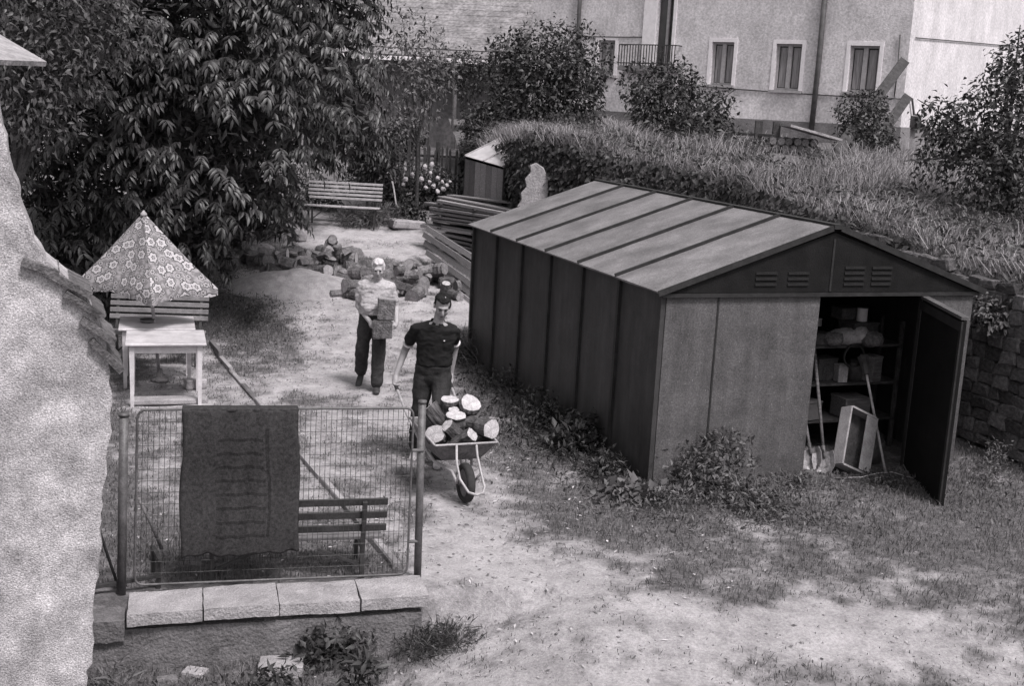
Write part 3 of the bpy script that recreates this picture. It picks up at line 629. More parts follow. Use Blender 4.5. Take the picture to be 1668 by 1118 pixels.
o = coil.build('hose_coil', rubber, None, 0, True); o.location = sl(2.85, .70, .99); tag(o, 'coiled hose hung on the front of the rack', 'hose'); o.rotation_euler = (0, 0, YAW)
for k, (xx, zz, r_) in enumerate(((2.35, .80, .08), (2.58, .80, .06), (3.05, .80, .09))):
    t_ = empty('jar', sl(xx, .9, zz), 0, ['wide dark jar at the open side of the middle shelf', 'narrow dark jar in the middle of the rack', 'widest jar at the door end of the rack'][k], 'jar', 'jars on the rack')
    MB().lathe([(r_, 0), (r_, .16), (r_*.8, .2)], 12).build('jar_body', galv, t_, 0, True); MB().lathe([(r_*.85, .2), (r_*.85, .23)], 12).build('lid', plank_dark, t_)
boxthing('wooden_box', sl(3.0, .86, .37), (.34, .3, .24), YAW, plank_m, 'low wooden box on the bottom shelf behind the broom', 'box')
for k, (x_, y_, z_, d_, m_, nm_, lb_) in enumerate([(2.22, .85, 1.24, (.22, .2, .2), cardboard, 'carton', 'brown carton at the left end of the top rack shelf'), (2.30, .80, 1.46, (.2, .16, .09), plank_m, 'cigar_box', 'flat box on top of the brown carton in the shed'), (2.62, .95, .80, (.3, .2, .26), plank_dark, 'crate', 'dark crate behind the jars on the middle shelf'), (2.78, .80, .80, (.12, .12, .2), stone_l, 'tin', 'pale tin between jars on the middle shelf'), (2.35, .85, .37, (.34, .26, .22), cardboard, 'carton', 'brown carton on the bottom shelf behind the shovels'), (2.92, 1.0, 1.50, (.3, .2, .14), plank_dark, 'case', 'dark case beside the paint can at the top of the clutter'), (3.18, .80, .80, (.16, .2, .3), plank_m, 'box', 'upright box at the door end of the middle shelf')]):
    boxthing(nm_, sl(x_, y_, z_), d_, YAW+random.uniform(-.3, .3), m_, lb_, 'box')
for k, (x_, y_, z_, r_, lb_) in enumerate([(3.02, .62, 1.237, .13, 'lumpy grey sack hanging off the top rack shelf near the door'), (2.58, .74, 1.237, .11, 'small dark sack in the middle of the top shelf')]):
    o = MB().ball((0, 0, r_*.7), (r_*1.1, r_*.9, r_*.75), 10, 7).build('sack', stone_m, None, 0, True, .014); o.location = sl(x_, y_, z_); tag(o, lb_, 'sack')
t_ = empty('bucket', sl(2.92, .28, -.02), 0, 'grey bucket on the shed floor behind the broom', 'bucket'); MB().lathe([(.10, 0), (.135, .26), (.128, .26), (.095, .012)], 16).build('bucket_body', galv, t_, 0, True); MB().tube([(-.13, 0, .25), (-.09, .02, .34), (0, .03, .38), (.09, .02, .34), (.13, 0, .25)], .006, 6).build('bail', dark_steel, t_)
# tall pale drawer leaning on the rack
dr = empty('drawer', sl(2.40, .02, .0), YAW+.12, 'pale empty drawer stood on end against the storage rack', 'drawer'); dr.rotation_euler = (R(-22), R(24), YAW+.05)
MB().box((0, .0, .33), (.40, .02, .64)).build('drawer_bottom', plank_dark, dr)
for xx in (-.2, .2): MB().box((xx, -.08, .33), (.022, .15, .66)).build('drawer_side', slat_light, dr)
for zz in (.0, .66): MB().box((0, -.08, zz), (.376, .15, .022)).build('drawer_end', slat_light, dr)
MB().box((.115, -.155, .33), (.15, .012, .62)).build('drawer_front', slat_light, dr)
def shovel(loc, tip, label):
    o = empty('shovel', loc, 0, label, 'shovel', 'shovels leaning in the shed doorway'); v = np.asarray(tip, float)-np.asarray(loc); d = unit(v); L_ = np.linalg.norm(v)
    mb = MB(); mb.tube([d*.26, d*.8, v], [.017, .019, .018], 8); h = mb.build('handle', plank_m, o, 0, True)
    sd = unit(np.cross(d, fn)); up = np.cross(sd, d); pts = []; 
    prof = [(-.012, .0), (.07, .03), (.125, .1), (.135, .2), (.12, .27)]
    mb = MB(); vs = []; fs = []
    for w_, l_ in prof:
        for k in range(5): q = (k/2-1); vs.append(sd*q*max(.012, w_)+d*l_+up*(.035*q*q-.015))
    for i in range(len(prof)-1):
        for k in range(4): a_ = i*5+k; fs.append((a_, a_+1, a_+6, a_+5))
    mb.add(vs, fs); bl = mb.mesh('blade', rec=True); bo2 = link('blade', bl, galv_l, o); md = bo2.modifiers.new('solid', 'SOLIDIFY'); md.thickness = .004
    mb = MB(); mb.tube([d*.2+up*-.01, d*.34], [.014, .023], 8); mb.build('socket', galv, o, 0, True); return o
galv_l = mat('worn_shovel_steel', .22, .38, 12, .45, .2, None, .2, 50, .4)
shovel(sl(2.10, -.06, -.03), sl(2.28, .70, 1.40), 'broad shovel with a worn bright blade beside the drawer')
shovel(sl(2.03, .06, -.02), sl(2.14, .80, 1.10), 'shorter shovel half hidden behind the bright bladed one')
br = empty('broom', sl(2.83, -.12, -.02), 0, 'stick broom leaning on the rack between drawer and door', 'broom'); v = sl(2.92, .55, 1.0)-sl(2.83, -.12, -.02)
mb = MB(); mb.tube([(0, 0, 0), v*.5, v], .015, 8); mb.build('handle', slat_light, br, 0, True); MB().tube([v*.94, v*1.12], [.03, .07], 8).build('bristles', plank_dark, br)
mb = MB(); q = [sl(2.1, -.2, -.0), sl(2.35, -.32, .03), sl(2.6, -.28, .05), sl(2.8, -.25, .04), sl(3.0, -.42, .0)]; q = [p+[0, 0, .0] for p in q]
mb.tube(q, .008, 5); o = mb.build('dry_twig', slat_light, None, 0, True); tag(o, 'thin pale twig lying in front of the drawer at the shed threshold', 'twig')

# ================================================================== foreground wall with its tiled coping, eaves corner
edge = [(-160, -120), (-40, 60), (0, 190), (8, 240), (20, 285), (38, 345), (55, 395), (75, 425), (95, 445), (125, 470), (148, 505), (165, 545), (178, 590), (183, 640), (180, 690), (173, 760), (166, 850), (155, 950), (142, 1118), (134, 1220), (120, 1420)]
WP = atY(180, 640, 7.3); wd_ = unit([.93, .37, 0]); wn = np.array([wd_[1], -wd_[0], 0])
ep_ = [at_plane(x, y, WP, wn) for x, y in edge]
fine = []
for a, b2 in zip(ep_[:-1], ep_[1:]):
    n_ = max(1, int(np.linalg.norm(b2-a)/.05))
    for k in range(n_): fine.append(a+(b2-a)*k/n_)
fine.append(ep_[-1]); fine = np.array(fine)
jit = (fbm(np.arange(len(fine))*.7, np.arange(len(fine))*.31)-.5)*.06+(fbm(np.arange(len(fine))*.13, np.arange(len(fine))*.05)-.5)*.07
fine = fine+wd_*jit[:, None]
far = fine[0]-wd_*4
wallo = empty('rendered_wall', (WP[0], WP[1], -.6), 0, 'rough pale rendered wall curving down in the near corner', 'wall'); wo_ = np.array(wallo.location)
# face as a displaced grid between the outline and a line far to the left
nu = 90; V = []
for p in fine:
    for k in range(nu):
        q = (k/(nu-1))**1.6; l = p-wd_*(np.dot(p-far, wd_))*q
        h = (float(fbm(l[0]*7+l[1]*3, l[2]*7))-.5)*.05*min(1, k/4)+(float(fbm(l[0]*26+l[1]*9, l[2]*26, 3))-.5)*.014*min(1, k/2)
        V.append(l+(-wn)*-h-wo_)
V = np.array(V).reshape(len(fine), nu, 3)
face = gridmesh('render_face', V[..., 0], V[..., 1], V[..., 2]); link('render_face', face, stucco, wallo)
mb = MB(); n_ = len(fine); bp = fine-wn*.42
mb.add(list(fine-wo_)+list(bp-wo_), [(i, i+1, n_+i+1, n_+i) for i in range(n_-1)])
mb.add([fine[0]-wn*.42-wo_, far-wn*.42-wo_, np.array([far[0], far[1], fine[-1][2]])-wn*.42-wo_]+[p-wn*.42-wo_ for p in fine[::-1]], [tuple(range(3+n_))]); mb.build('wall_back', stucco, wallo)
tl = [((44, 420), (98, 440)), ((82, 438), (152, 474)), ((116, 474), (174, 511)), ((142, 517), (191, 551)), ((158, 553), (204, 599))]
for (a, b2) in tl:
    A = at_plane(*a, WP, wn)+wn*.05; B = at_plane(*b2, WP, wn)+wn*.05; d = B-A; nn = unit(np.cross(wn, d)); nn = nn if nn[2] > 0 else -nn
    mb = MB(); tw = random.uniform(-.03, .03); rough_box('coping_tile', A-nn*.05-wo_-d*.10, d*1.1, -wn*.52+d*tw, nn*.045, tile_m, wallo, .0035, .03, 20)
# low stub of wall between the rendered wall and the gate post
sA = atY(150, 1000, 8.45); sB = atY(208, 985, 8.62); stub = empty('low_wall', (sA[0], sA[1], -.45), 0, 'low wall stub topped with old tiles behind the gate post', 'wall'); so_ = np.array(stub.location)
topz = atY(190, 690, 8.6)[2]
mb = MB(); sdn = unit((sB-sA)*[1, 1, 0]); nn = np.array([-sdn[1], sdn[0], 0]); mb.obox(np.array([sA[0], sA[1], -.45])-sdn*.6-so_+nn*.35, sdn*.72, nn*.22, (0, 0, topz+.36)); mb.build('wall_core', stucco, stub, .01, jitter=.008)
for k in range(5):
    p = np.array([sA[0], sA[1], topz-.08+k*.045])-so_+nn*(.28+.02*k)+sdn*(.0-.02*k); mb = MB(); mb.obox(p-sdn*.45, sdn*(.70-.05*k+random.uniform(-.03, .03))+np.array([0, 0, -.05]), nn*.3, (0, 0, .03)); mb.build('coping_tile', tile_m if k % 2 else stone_l, stub, .006, jitter=.004)
# eaves corner at upper left
T = atY(76, 100, 8.6); A = atY(-75, 12, 9.6); B = atY(-75, 94, 7.4)
ev = empty('porch_canopy', T, 0, 'pale corner of a sheet roof jutting in by the tree', 'roof'); mb = MB(); nrm_ = unit(np.cross(A-T, B-T)); nrm_ = nrm_ if nrm_[2] > 0 else -nrm_
mb.prism([np.zeros(3), A-T, (A-T)+(B-T), B-T], -nrm_*.035); mb.build('roof_sheet', stone_l, ev)
mb = MB(); mb.beam((A-T)*.55+(B-T)*.06-nrm_*.07, (A-T)*.5+(B-T)*1.0-nrm_*.07, .06, .07); mb.build('rafter', plank_dark, ev)

# ================================================================== ledge, gate posts, mesh gate, rug
GR = np.array([-.65, 9.07, 0]); GL = np.array([-2.81, 8.48, 0]); gd = unit(GR-GL); gn = np.array([gd[1], -gd[0], 0])
led = empty('ledge', GL, 0, 'concrete ledge of four slabs on a low wall under the mesh gate', 'ledge')
xs = [(206, 1012), (331, 1003), (455, 994), (588, 987), (699, 979)]
pts = [at(x, y, .0)-GL for x, y in xs]
for k in range(4):
    a, b2 = pts[k], pts[k+1]; d = (b2-a); gp_ = gd*.003; dz = [0, .012, -.004, .006][k]
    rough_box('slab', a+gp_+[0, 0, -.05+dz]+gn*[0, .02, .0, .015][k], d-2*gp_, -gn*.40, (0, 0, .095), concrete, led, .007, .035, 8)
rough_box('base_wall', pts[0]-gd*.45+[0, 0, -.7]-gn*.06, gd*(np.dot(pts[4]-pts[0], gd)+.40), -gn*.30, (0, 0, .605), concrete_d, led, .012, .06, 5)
rough_box('end_block', pts[0]-gd*.30+[0, 0, -.17]-gn*.02, gd*.285, -gn*.34, (0, 0, .16), concrete_d, led, .008, .04, 9)
def post(px_top, px_bot, zb, label, r=.032):
    Bt = at(*px_bot, zb); Y = Bt[1]; T_ = atY(*px_top, Y+.02); o = empty('gate_post', Bt, 0, label, 'post', 'posts of the mesh gate')
    mb = MB(); mb.tube([(0, 0, -.1), T_-Bt], r, 12); mb.build('pipe', galv, o, 0, True)
    mb = MB(); mb.tube([T_-Bt-[0, 0, .01], T_-Bt+[0, 0, .012]], r*1.15, 12); mb.build('cap', galv, o, 0, True); return Bt, T_
post((688, 655), (680, 944), 0.0, 'dark steel gate post beside the wheelbarrow', .03)
post((202, 676), (197, 968), 0.0, 'dark steel gate post beside the rough pale wall', .034)
gate = empty('mesh_gate', GL+[0, 0, .02], 0, 'wire mesh gate in a round cornered steel frame', 'gate'); go_ = np.array(gate.location)
gc = [at_plane(x, y, GL+gn*.0, gn)-go_ for x, y in ((224, 668), (674, 665), (663, 936), (219, 954))]
def rcorner(pts_, r):
    out = []
    for i, p in enumerate(pts_):
        a = pts_[i-1]; c = pts_[(i+1) % len(pts_)]; u1 = unit(a-p); u2 = unit(c-p)
        for q in np.linspace(0, 1, 5): out.append((p+u1*r)*(1-q)**2+p*2*q*(1-q)+(p+u2*r)*q*q)
    return out+[out[0], out[1]]
MB().tube(rcorner(gc, .07), .0095, 8).build('frame', galv, gate, 0, True)
def lerp(a, b2, q): return a*(1-q)+b2*q
nv = 52
wm_ = MB().tube([(0, 0, 0), (0, 0, 1)], .0019, 4).mesh('wire'); wm_.materials.append(dark_steel)
def wire(a, b2):
    o = link('wire', wm_, None, gate); d = Vector(b2-a); o.location = a; o.rotation_euler = d.to_track_quat('Z', 'Y').to_euler(); o.scale = (1, 1, d.length)
for i in range(1, nv): wire(lerp(gc[0], gc[1], i/nv), lerp(gc[3], gc[2], i/nv))
for j in range(1, 15): wire(lerp(gc[0], gc[3], j/15)+gn*.004, lerp(gc[1], gc[2], j/15)+gn*.004)
for q in (.25, .8): MB().tube([lerp(gc[1], gc[2], q), lerp(gc[1], gc[2], q)+gd*.09], .014, 8).build('hinge', galv, gate)
MB().tube([lerp(gc[3], gc[2], .52)+[0, 0, .0], lerp(gc[3], gc[2], .52)-[0, 0, .07]+gn*.0], .012, 8).build('drop_bolt', galv, gate)
# rug hung over the top rail
rug = empty('hanging_rug', go_, 0, 'dark patterned rug hung over the top of the mesh gate', 'rug')
rq = [at_plane(x, y, GL+gn*.05, gn)-go_ for x, y in ((297, 668), (487, 668), (487, 898), (293, 908))]
nx_, ny_ = 40, 60; RX = np.zeros((ny_, nx_, 3))
for j in range(ny_):
    for i in range(nx_):
        p = lerp(lerp(rq[0], rq[1], i/(nx_-1)), lerp(rq[3], rq[2], i/(nx_-1)), j/(ny_-1)); q = j/(ny_-1)
        RX[j, i] = p+gn*(.030*math.sin(i*.26+q*2.2)*(.15+q)+.010*math.sin(i*.7+q*5)+.012*math.sin(q*9))+np.array([0, 0, (.012*math.sin(i*.33)+.008*math.sin(i*.9))*q])+gd*.010*math.sin(q*8+i*.1)
def rugmat():
    m = bpy.data.materials.new('rug_pile'); m.use_nodes = True; t = m.node_tree; N = t.nodes; L = t.links; b = N['Principled BSDF']; b.inputs['Roughness'].default_value = 1; b.inputs['Specular IOR Level'].default_value = .05
    uv = N.new('ShaderNodeAttribute'); uv.attribute_name = 'weave'
    sp = N.new('ShaderNodeSeparateXYZ'); L.new(uv.outputs['Vector'], sp.inputs[0])
    def M_(op, a, b_=None):
        n = N.new('ShaderNodeMath'); n.operation = op
        for k, q in enumerate((a, b_)):
            if q is None: continue
            if isinstance(q, (int, float)): n.inputs[k].default_value = q
            else: L.new(q, n.inputs[k])
        return n.outputs[0]
    u, v = sp.outputs[0], sp.outputs[1]
    inx = M_('MULTIPLY', M_('GREATER_THAN', u, .29), M_('LESS_THAN', u, .70)); iny = M_('MULTIPLY', M_('GREATER_THAN', v, .12), M_('LESS_THAN', v, .88)); ins = M_('MULTIPLY', inx, iny)
    st = M_('LESS_THAN', M_('FRACT', M_('MULTIPLY', v, 10.5)), .22); bars = M_('MULTIPLY', st, ins)
    vl = M_('MULTIPLY', M_('MULTIPLY', M_('GREATER_THAN', u, .715), M_('LESS_THAN', u, .745)), iny)
    nz_ = N.new('ShaderNodeTexNoise'); nz_.inputs['Scale'].default_value = 34; nz_.inputs['Roughness'].default_value = .8; nz_.inputs['Detail'].default_value = 6
    tc_ = N.new('ShaderNodeTexCoord'); L.new(tc_.outputs['Object'], nz_.inputs['Vector'])
    base = M_('ADD', M_('MULTIPLY', M_('POWER', nz_.outputs['Fac'], 1.6), .13), .002); dk = M_('SUBTRACT', 1.0, M_('MULTIPLY', M_('MAXIMUM', bars, vl), .33)); g = M_('MULTIPLY', base, dk)
    cb = N.new('ShaderNodeCombineColor'); L.new(g, cb.inputs[0]); L.new(M_('MULTIPLY', g, .95), cb.inputs[1]); L.new(M_('MULTIPLY', g, .985), cb.inputs[2]); L.new(cb.outputs[0], b.inputs['Base Color'])
    bp = N.new('ShaderNodeBump'); bp.inputs['Strength'].default_value = .6; bp.inputs['Distance'].default_value = .02; L.new(nz_.outputs['Fac'], bp.inputs['Height']); L.new(bp.outputs[0], b.inputs['Normal']); return m
rme = gridmesh('rug_drop', RX[..., 0], RX[..., 1], RX[..., 2]); wv = rme.attributes.new('weave', 'FLOAT_VECTOR', 'POINT')
wv.data.foreach_set('vector', np.stack([np.tile(np.linspace(0, 1, nx_), ny_), np.repeat(np.linspace(0, 1, ny_), nx_), np.zeros(nx_*ny_)], -1).ravel().astype(np.float32))
ro2 = link('rug_front', rme, rugmat(), rug); md = ro2.modifiers.new('pile', 'SOLIDIFY'); md.thickness = .03; md.offset = 0
mb = MB(); 
for i in range(1):
    a, b2 = rq[0]-gn*.05, rq[1]-gn*.05
    mb.obox(a-gn*.05+[0, 0, -.45], b2-a, gn*.02, (0, 0, .45)); mb.obox(a-gn*.05+[0, 0, -.012], b2-a, gn*.112, (0, 0, .022))
mb.build('rug_back', ro2.data.materials[0], rug, .006)

# ================================================================== benches
def bench(name, loc, rz, L_, nback, nseat, sm, lm_, label, bh=.82, sh=.42, ov=.14, sw=.065, lean=.16):
    o = empty(name, loc, rz, label, 'bench', 'slatted garden benches')   # faces local -y
    for k in range(nseat): MB().box((0, -.42+k*(sw+.025)+sw/2, sh), (L_, sw, .025)).build('seat_slat', slat_mid if sm == slat_dark else sm, o, .003)  # dark bench gets paler seat slats, standing in for light from above
    for k in range(nback):
        z = sh+.12+k*(bh-sh-.16)/max(1, nback-1)+.03; y = .02+lean*(z-sh)/(bh-sh)
        mb = MB(); mb.obox((-L_/2, y-.012, z-sw/2), (L_, 0, 0), (0, .024, 0), (0, .01, sw)); mb.build('back_slat', sm, o, .003)
    for s_ in (-1, 1):
        x = s_*(L_/2-ov)
        mb = MB(); mb.beam((x, .05, -.03), (x, .03, sh), .035, .045, (0, 1, 0)); mb.beam((x, .04, sh-.05), (x, .03+lean+.02, bh), .035, .04, (0, 1, 0)); mb.build('leg', lm_, o)
        mb = MB(); mb.beam((x, -.38, -.03), (x, -.36, sh-.012), .035, .04, (0, 1, 0)); mb.build('leg', lm_, o)
        mb = MB(); mb.beam((x, -.42, sh-.03), (x, .05, sh-.03), .03, .03); mb.build('seat_bearer', lm_, o)
        mb = MB(); mb.beam((x, .045, .1), (x-s_*.34, .0, sh-.04), .02, .02); mb.build('brace', lm_, o)
    return o
pr_ = at(587, 940, 0); plf = at(343, 950, 0); bdir = (pr_-plf)*[1, 1, 0]; bang = math.atan2(bdir[1], bdir[0])
mid = (pr_+plf)/2
bench('garden_bench', (mid[0], mid[1]+.03, 0), bang+math.pi, np.linalg.norm(bdir)+.36, 3, 4, slat_dark, dark_steel, 'dark slatted bench with black legs behind the mesh gate', .66, .27, .18, .058, .09).rotation_euler = (0, 0, bang+math.pi)
tA = np.array([-4.43, 13.86, 0]); tB = np.array([-3.69, 14.08, 0]); tdir = unit(tB-tA); tang = math.atan2(tdir[1], tdir[0]); tnr = np.array([-tdir[1], tdir[0], 0])
bc = atY(258, 620, 16.35); bc[2] = 0
bench('garden_bench', bc, tang*.4, 1.32, 4, 4, slat_mid, dark_steel, 'slatted bench behind the two tables under the parasol', .86, .44, .1, .06, .16)
fb = at(560, 374, .86)
bench('garden_bench', (fb[0], fb[1], float(gh(fb[0], fb[1]))), -.02, 1.6, 5, 4, slat_light, dark_steel, 'pale slatted bench half under the big tree at the yard end', .9, .42, .1, .048, .12)
# ------------------------------------------------------------------ tables
def table(loc, label, w_=.92, d_=.86, h_=.76):
    o = empty('garden_table', loc, tang, label, 'table', 'pale tables under the parasol')
    MB().box((0, 0, h_-.0125), (w_, d_, .025)).build('tabletop', tabletop_m, o, .005)
    for sx in (-1, 1):
        for sy in (-1, 1):
            mb = MB(); x, y = sx*(w_/2-.075), sy*(d_/2-.075); mb.add([(x+a*r_, y+b_*r_, z) for z, r_ in ((-.02, .02), (h_-.026, .03)) for a, b_ in ((-1, -1), (1, -1), (1, 1), (-1, 1))], [(3, 2, 1, 0), (4, 5, 6, 7), (0, 1, 5, 4), (1, 2, 6, 5), (2, 3, 7, 6), (3, 0, 4, 7)]); mb.build('leg', white_paint, o)
    for sy in (-1, 1): MB().box((0, sy*(d_/2-.075), h_-.075), (w_-.212, .02, .095)).build('apron', white_paint, o)
    for sx in (-1, 1): MB().box((sx*(w_/2-.075), 0, h_-.075), (.02, d_-.212, .095)).build('apron', white_paint, o)
    return o
tc1 = (tA+tB)/2+tnr*.36; table(tc1, 'front pale table with nothing on it under the parasol'); tc2 = tc1+tnr*.93-tdir*.10; table(tc2, 'rear pale table pierced by the parasol pole')
ac = tc2-tdir*.12+tnr*.0
o = empty('ashtray', tuple(ac+[0, 0, .761]), 0, 'small ashtray on the rear table beside the parasol pole', 'ashtray')
MB().lathe([(.05, 0), (.085, .012), (.09, .04), (.078, .04), (.07, .014), (.01, .012)], 18).build('dish', galv, o, 0, True)
MB().lathe([(.079, .038), (.093, .041), (.093, .046), (.079, .046)], 18).build('rim', dark_steel, o, 0, True)
# parasol
uc = tc2+tdir*.03; par = empty('parasol', uc, 0, 'flower patterned four sided parasol standing through the rear table', 'parasol')
def flowermat():
    m = bpy.data.materials.new('flower_print'); m.use_nodes = True; t = m.node_tree; N = t.nodes; L = t.links; b = N['Principled BSDF']; b.inputs['Roughness'].default_value = .85; b.inputs['Specular IOR Level'].default_value = .1
    at_ = N.new('ShaderNodeAttribute'); at_.attribute_name = 'print'
    def layer(scale, seed, stops, radius_wob):
        mp = N.new('ShaderNodeMapping'); mp.inputs['Location'].default_value = (seed, seed*.37, 0); mp.inputs['Scale'].default_value = (scale, scale, scale); L.new(at_.outputs['Vector'], mp.inputs[0])
        vo = N.new('ShaderNodeTexVoronoi'); vo.voronoi_dimensions = '2D'; vo.inputs['Scale'].default_value = 1; vo.inputs['Randomness'].default_value = .75; L.new(mp.outputs[0], vo.inputs['Vector'])
        # petals: wobble the distance by angle round the cell centre
        sb = N.new('ShaderNodeVectorMath'); sb.operation = 'SUBTRACT'; L.new(mp.outputs[0], sb.inputs[0]); L.new(vo.outputs['Position'], sb.inputs[1]); sp = N.new('ShaderNodeSeparateXYZ'); L.new(sb.outputs[0], sp.inputs[0])
        an_ = N.new('ShaderNodeMath'); an_.operation = 'ARCTAN2'; L.new(sp.outputs[1], an_.inputs[0]); L.new(sp.outputs[0], an_.inputs[1])
        k = N.new('ShaderNodeMath'); k.operation = 'MULTIPLY'; L.new(an_.outputs[0], k.inputs[0]); k.inputs[1].default_value = 6
        c = N.new('ShaderNodeMath'); c.operation = 'COSINE'; L.new(k.outputs[0], c.inputs[0]); a = N.new('ShaderNodeMath'); a.operation = 'MULTIPLY_ADD'; L.new(c.outputs[0], a.inputs[0]); a.inputs[1].default_value = radius_wob; L.new(vo.outputs['Distance'], a.inputs[2])
        cr = N.new('ShaderNodeValToRGB'); cr.color_ramp.interpolation = 'CONSTANT'; els = cr.color_ramp.elements
        while len(els) < len(stops): els.new(.5)
        for e_, (p, g, al) in zip(els, stops): e_.position = p; cc = C3(g); e_.color = (cc[0], cc[1], cc[2], al)
        L.new(a.outputs[0], cr.inputs[0]); return cr
    A = layer(4.7, 3.1, [(0, .42, 1), (.07, .05, 1), (.13, .50, 1), (.31, .05, 1), (.37, .40, 0)], .04)
    B = layer(7.3, 8.7, [(0, .06, 1), (.10, .40, 1), (.25, .07, 1), (.31, .40, 0)], .05)
    nz_ = N.new('ShaderNodeTexNoise'); nz_.inputs['Scale'].default_value = 14; L.new(at_.outputs['Vector'], nz_.inputs['Vector']); cr = N.new('ShaderNodeValToRGB'); cr.color_ramp.elements[0].position = .4; cr.color_ramp.elements[1].position = .6; cr.color_ramp.elements[0].color = C3(.19); cr.color_ramp.elements[1].color = C3(.36); L.new(nz_.outputs['Fac'], cr.inputs[0])
    m1 = N.new('ShaderNodeMix'); m1.data_type = 'RGBA'; L.new(B.outputs['Alpha'], m1.inputs['Factor']); L.new(cr.outputs[0], m1.inputs['A']); L.new(B.outputs['Color'], m1.inputs['B'])
    m2 = N.new('ShaderNodeMix'); m2.data_type = 'RGBA'; L.new(A.outputs['Alpha'], m2.inputs['Factor']); L.new(m1.outputs['Result'], m2.inputs['A']); L.new(A.outputs['Color'], m2.inputs['B'])
    L.new(m2.outputs['Result'], b.inputs['Base Color'])
    tr = N.new('ShaderNodeBsdfTranslucent'); mx_ = N.new('ShaderNodeMixShader'); mx_.inputs[0].default_value = .2; L.new(m2.outputs['Result'], tr.inputs['Color']); L.new(b.outputs[0], mx_.inputs[1]); L.new(tr.outputs[0], mx_.inputs[2]); L.new(mx_.outputs[0], N['Material Output'].inputs[0]); return m
fm = flowermat()
ap = atY(234, 346, uc[1])-uc; rimz = .5*(atY(352, 466, uc[1]+.1)[2]+atY(125, 462, uc[1]+.1)[2])
cs = [atY(247, 492, uc[1]-.80), atY(353, 464, uc[1]+.05), None, atY(124, 462, uc[1]-.02)]
cs = [None if c is None else np.array([c[0], c[1], rimz])-uc for c in cs]; cs[2] = cs[1]+cs[3]-cs[0]; cs[0][2] -= .03
for k in range(4):
    a, b2 = cs[k], cs[(k+1) % 4]; n1, n2 = 14, 12; G = np.zeros((n2+1, n1, 3)); UV = []
    for j in range(n2+1):
        for i in range(n1):
            q = min(j, n2-1)/(n2-1); s_ = i/(n1-1); e_ = lerp(a, b2, s_); p = lerp(ap, e_, q); sag = .07*math.sin(math.pi*s_)*q; p = p*(1-0*sag)-np.array([0, 0, 0]); cen = np.array([ap[0], ap[1], p[2]]); p = p+unit(cen-p)*(sag*1.4+.016*(float(vnoise(s_*5+k*9, q*3))-.5)+.012*math.sin(s_*19+q*4)*q)+[0, 0, .05*math.sin(math.pi*s_)*q+.012*math.sin(s_*13+k)*q*q]
            if j == n2: p = p-[0, 0, .085+.022*abs(math.sin(s_*math.pi*5))]
            G[j, i] = p; w_ = np.linalg.norm(b2-a)*q; UV.append(((s_-.5)*w_+k*3.7, j/n2*1.3, 0))
    me = gridmesh('canopy_panel', G[..., 0], G[..., 1], G[..., 2]); an_ = me.attributes.new('print', 'FLOAT_VECTOR', 'POINT'); an_.data.foreach_set('vector', np.array(UV, np.float32).ravel()); link('canopy_panel', me, fm, par)
    MB().tube([ap-[0, 0, .03], lerp(ap, a, .97)-[0, 0, .02]], .008, 6).build('rib', galv, par)
MB().tube([(0, 0, -.02), ap*[1, 1, 1]-[0, 0, .04]], .021, 10).build('pole', slat_light, par, 0, True)
MB().lathe([(.04, -.045), (.042, -.015), (.018, .01), (.008, .025)], 12, ap).build('finial', stone_l, par, 0, True)
MB().lathe([(.11, -.01), (.11, .03), (.05, .05), (.03, .16)], 16).build('base', concrete_d, par, 0, True)
# paving slab under the tables
pc = at(278, 656, 0.0); o = MB().box((0, 0, 0), (.86, .22, .06)).build('paving_slab', concrete, None, .008, jitter=.003); o.location = (pc[0], pc[1], .03); o.rotation_euler = (0, 0, tang); tag(o, 'narrow concrete slab at the foot of the front table', 'slab')
pc = at(318, 632, 0.0); o = MB().box((0, 0, 0), (.26, .18, .12)).build('concrete_block', stone_l, None, .01, jitter=.004); o.location = (pc[0], pc[1], .06); o.rotation_euler = (0, 0, .5); tag(o, 'pale block on the ground between the table legs', 'block')
# kerb edging from tables to the bench
ka, kb = np.array([-4.4, 17.3, 0]), np.array([-.86, 9.25, 0]); kd = unit(kb-ka); kl = np.linalg.norm(kb-ka)
ke = empty('edging_kerb', ka, 0, 'thin line of low kerb stones running from the tables towards the gate', 'kerb'); nk = 11
for k in range(nk):
    p = kd*kl*k/nk; q = ka+p; mb = MB(); mb.obox(p+[0, 0, float(gh(q[0], q[1]))-.08]+kd*.012, kd*(kl/nk-.024), np.array([-kd[1], kd[0], 0])*.06, (0, 0, .135+random.uniform(-.02, .02))); mb.build('kerb_stone', concrete if k % 3 else concrete_d, ke, .008, jitter=.006)
# oddments in the near left corner
lb = at(258, 958, 0); tr_ = empty('low_trestle', lb, 0, 'low dark iron trestle beside the left gate post', 'trestle'); e2 = at(150, 972, 0)-lb
MB().beam((0, 0, -.02), (0, 0, .25), .03, .03).build('leg', dark_steel, tr_); MB().beam(e2+[0, 0, -.02], e2+[0, 0, .1], .03, .03).build('leg', dark_steel, tr_); MB().beam((.02, 0, .10), e2+[0, .0, .07], .035, .025).build('rail', dark_steel, tr_); MB().beam((-.10, .2, .24), (.03, -.05, .24), .03, .025).build('top_bar', dark_steel, tr_); MB().beam((-.10, .2, -.02), (-.10, .2, .25), .03, .03).build('leg', dark_steel, tr_)
hk = atY(225, 812, 8.75); h2 = at(264, 896, .22); h3 = at(278, 898, .22)
mb = MB(); mb.tube([hk, lerp(hk, h2, .5)+[0, .02, 0], h2], .013, 6); o = mb.build('stick', plank_m, None, 0, True); tag(o, 'crooked stick leaning on the mesh gate by the trestle', 'stick')
s1, s2 = at(196, 952, 0), atY(163, 868, 8.35); s1[1] -= .2; s1 = at(192, 955, 0)
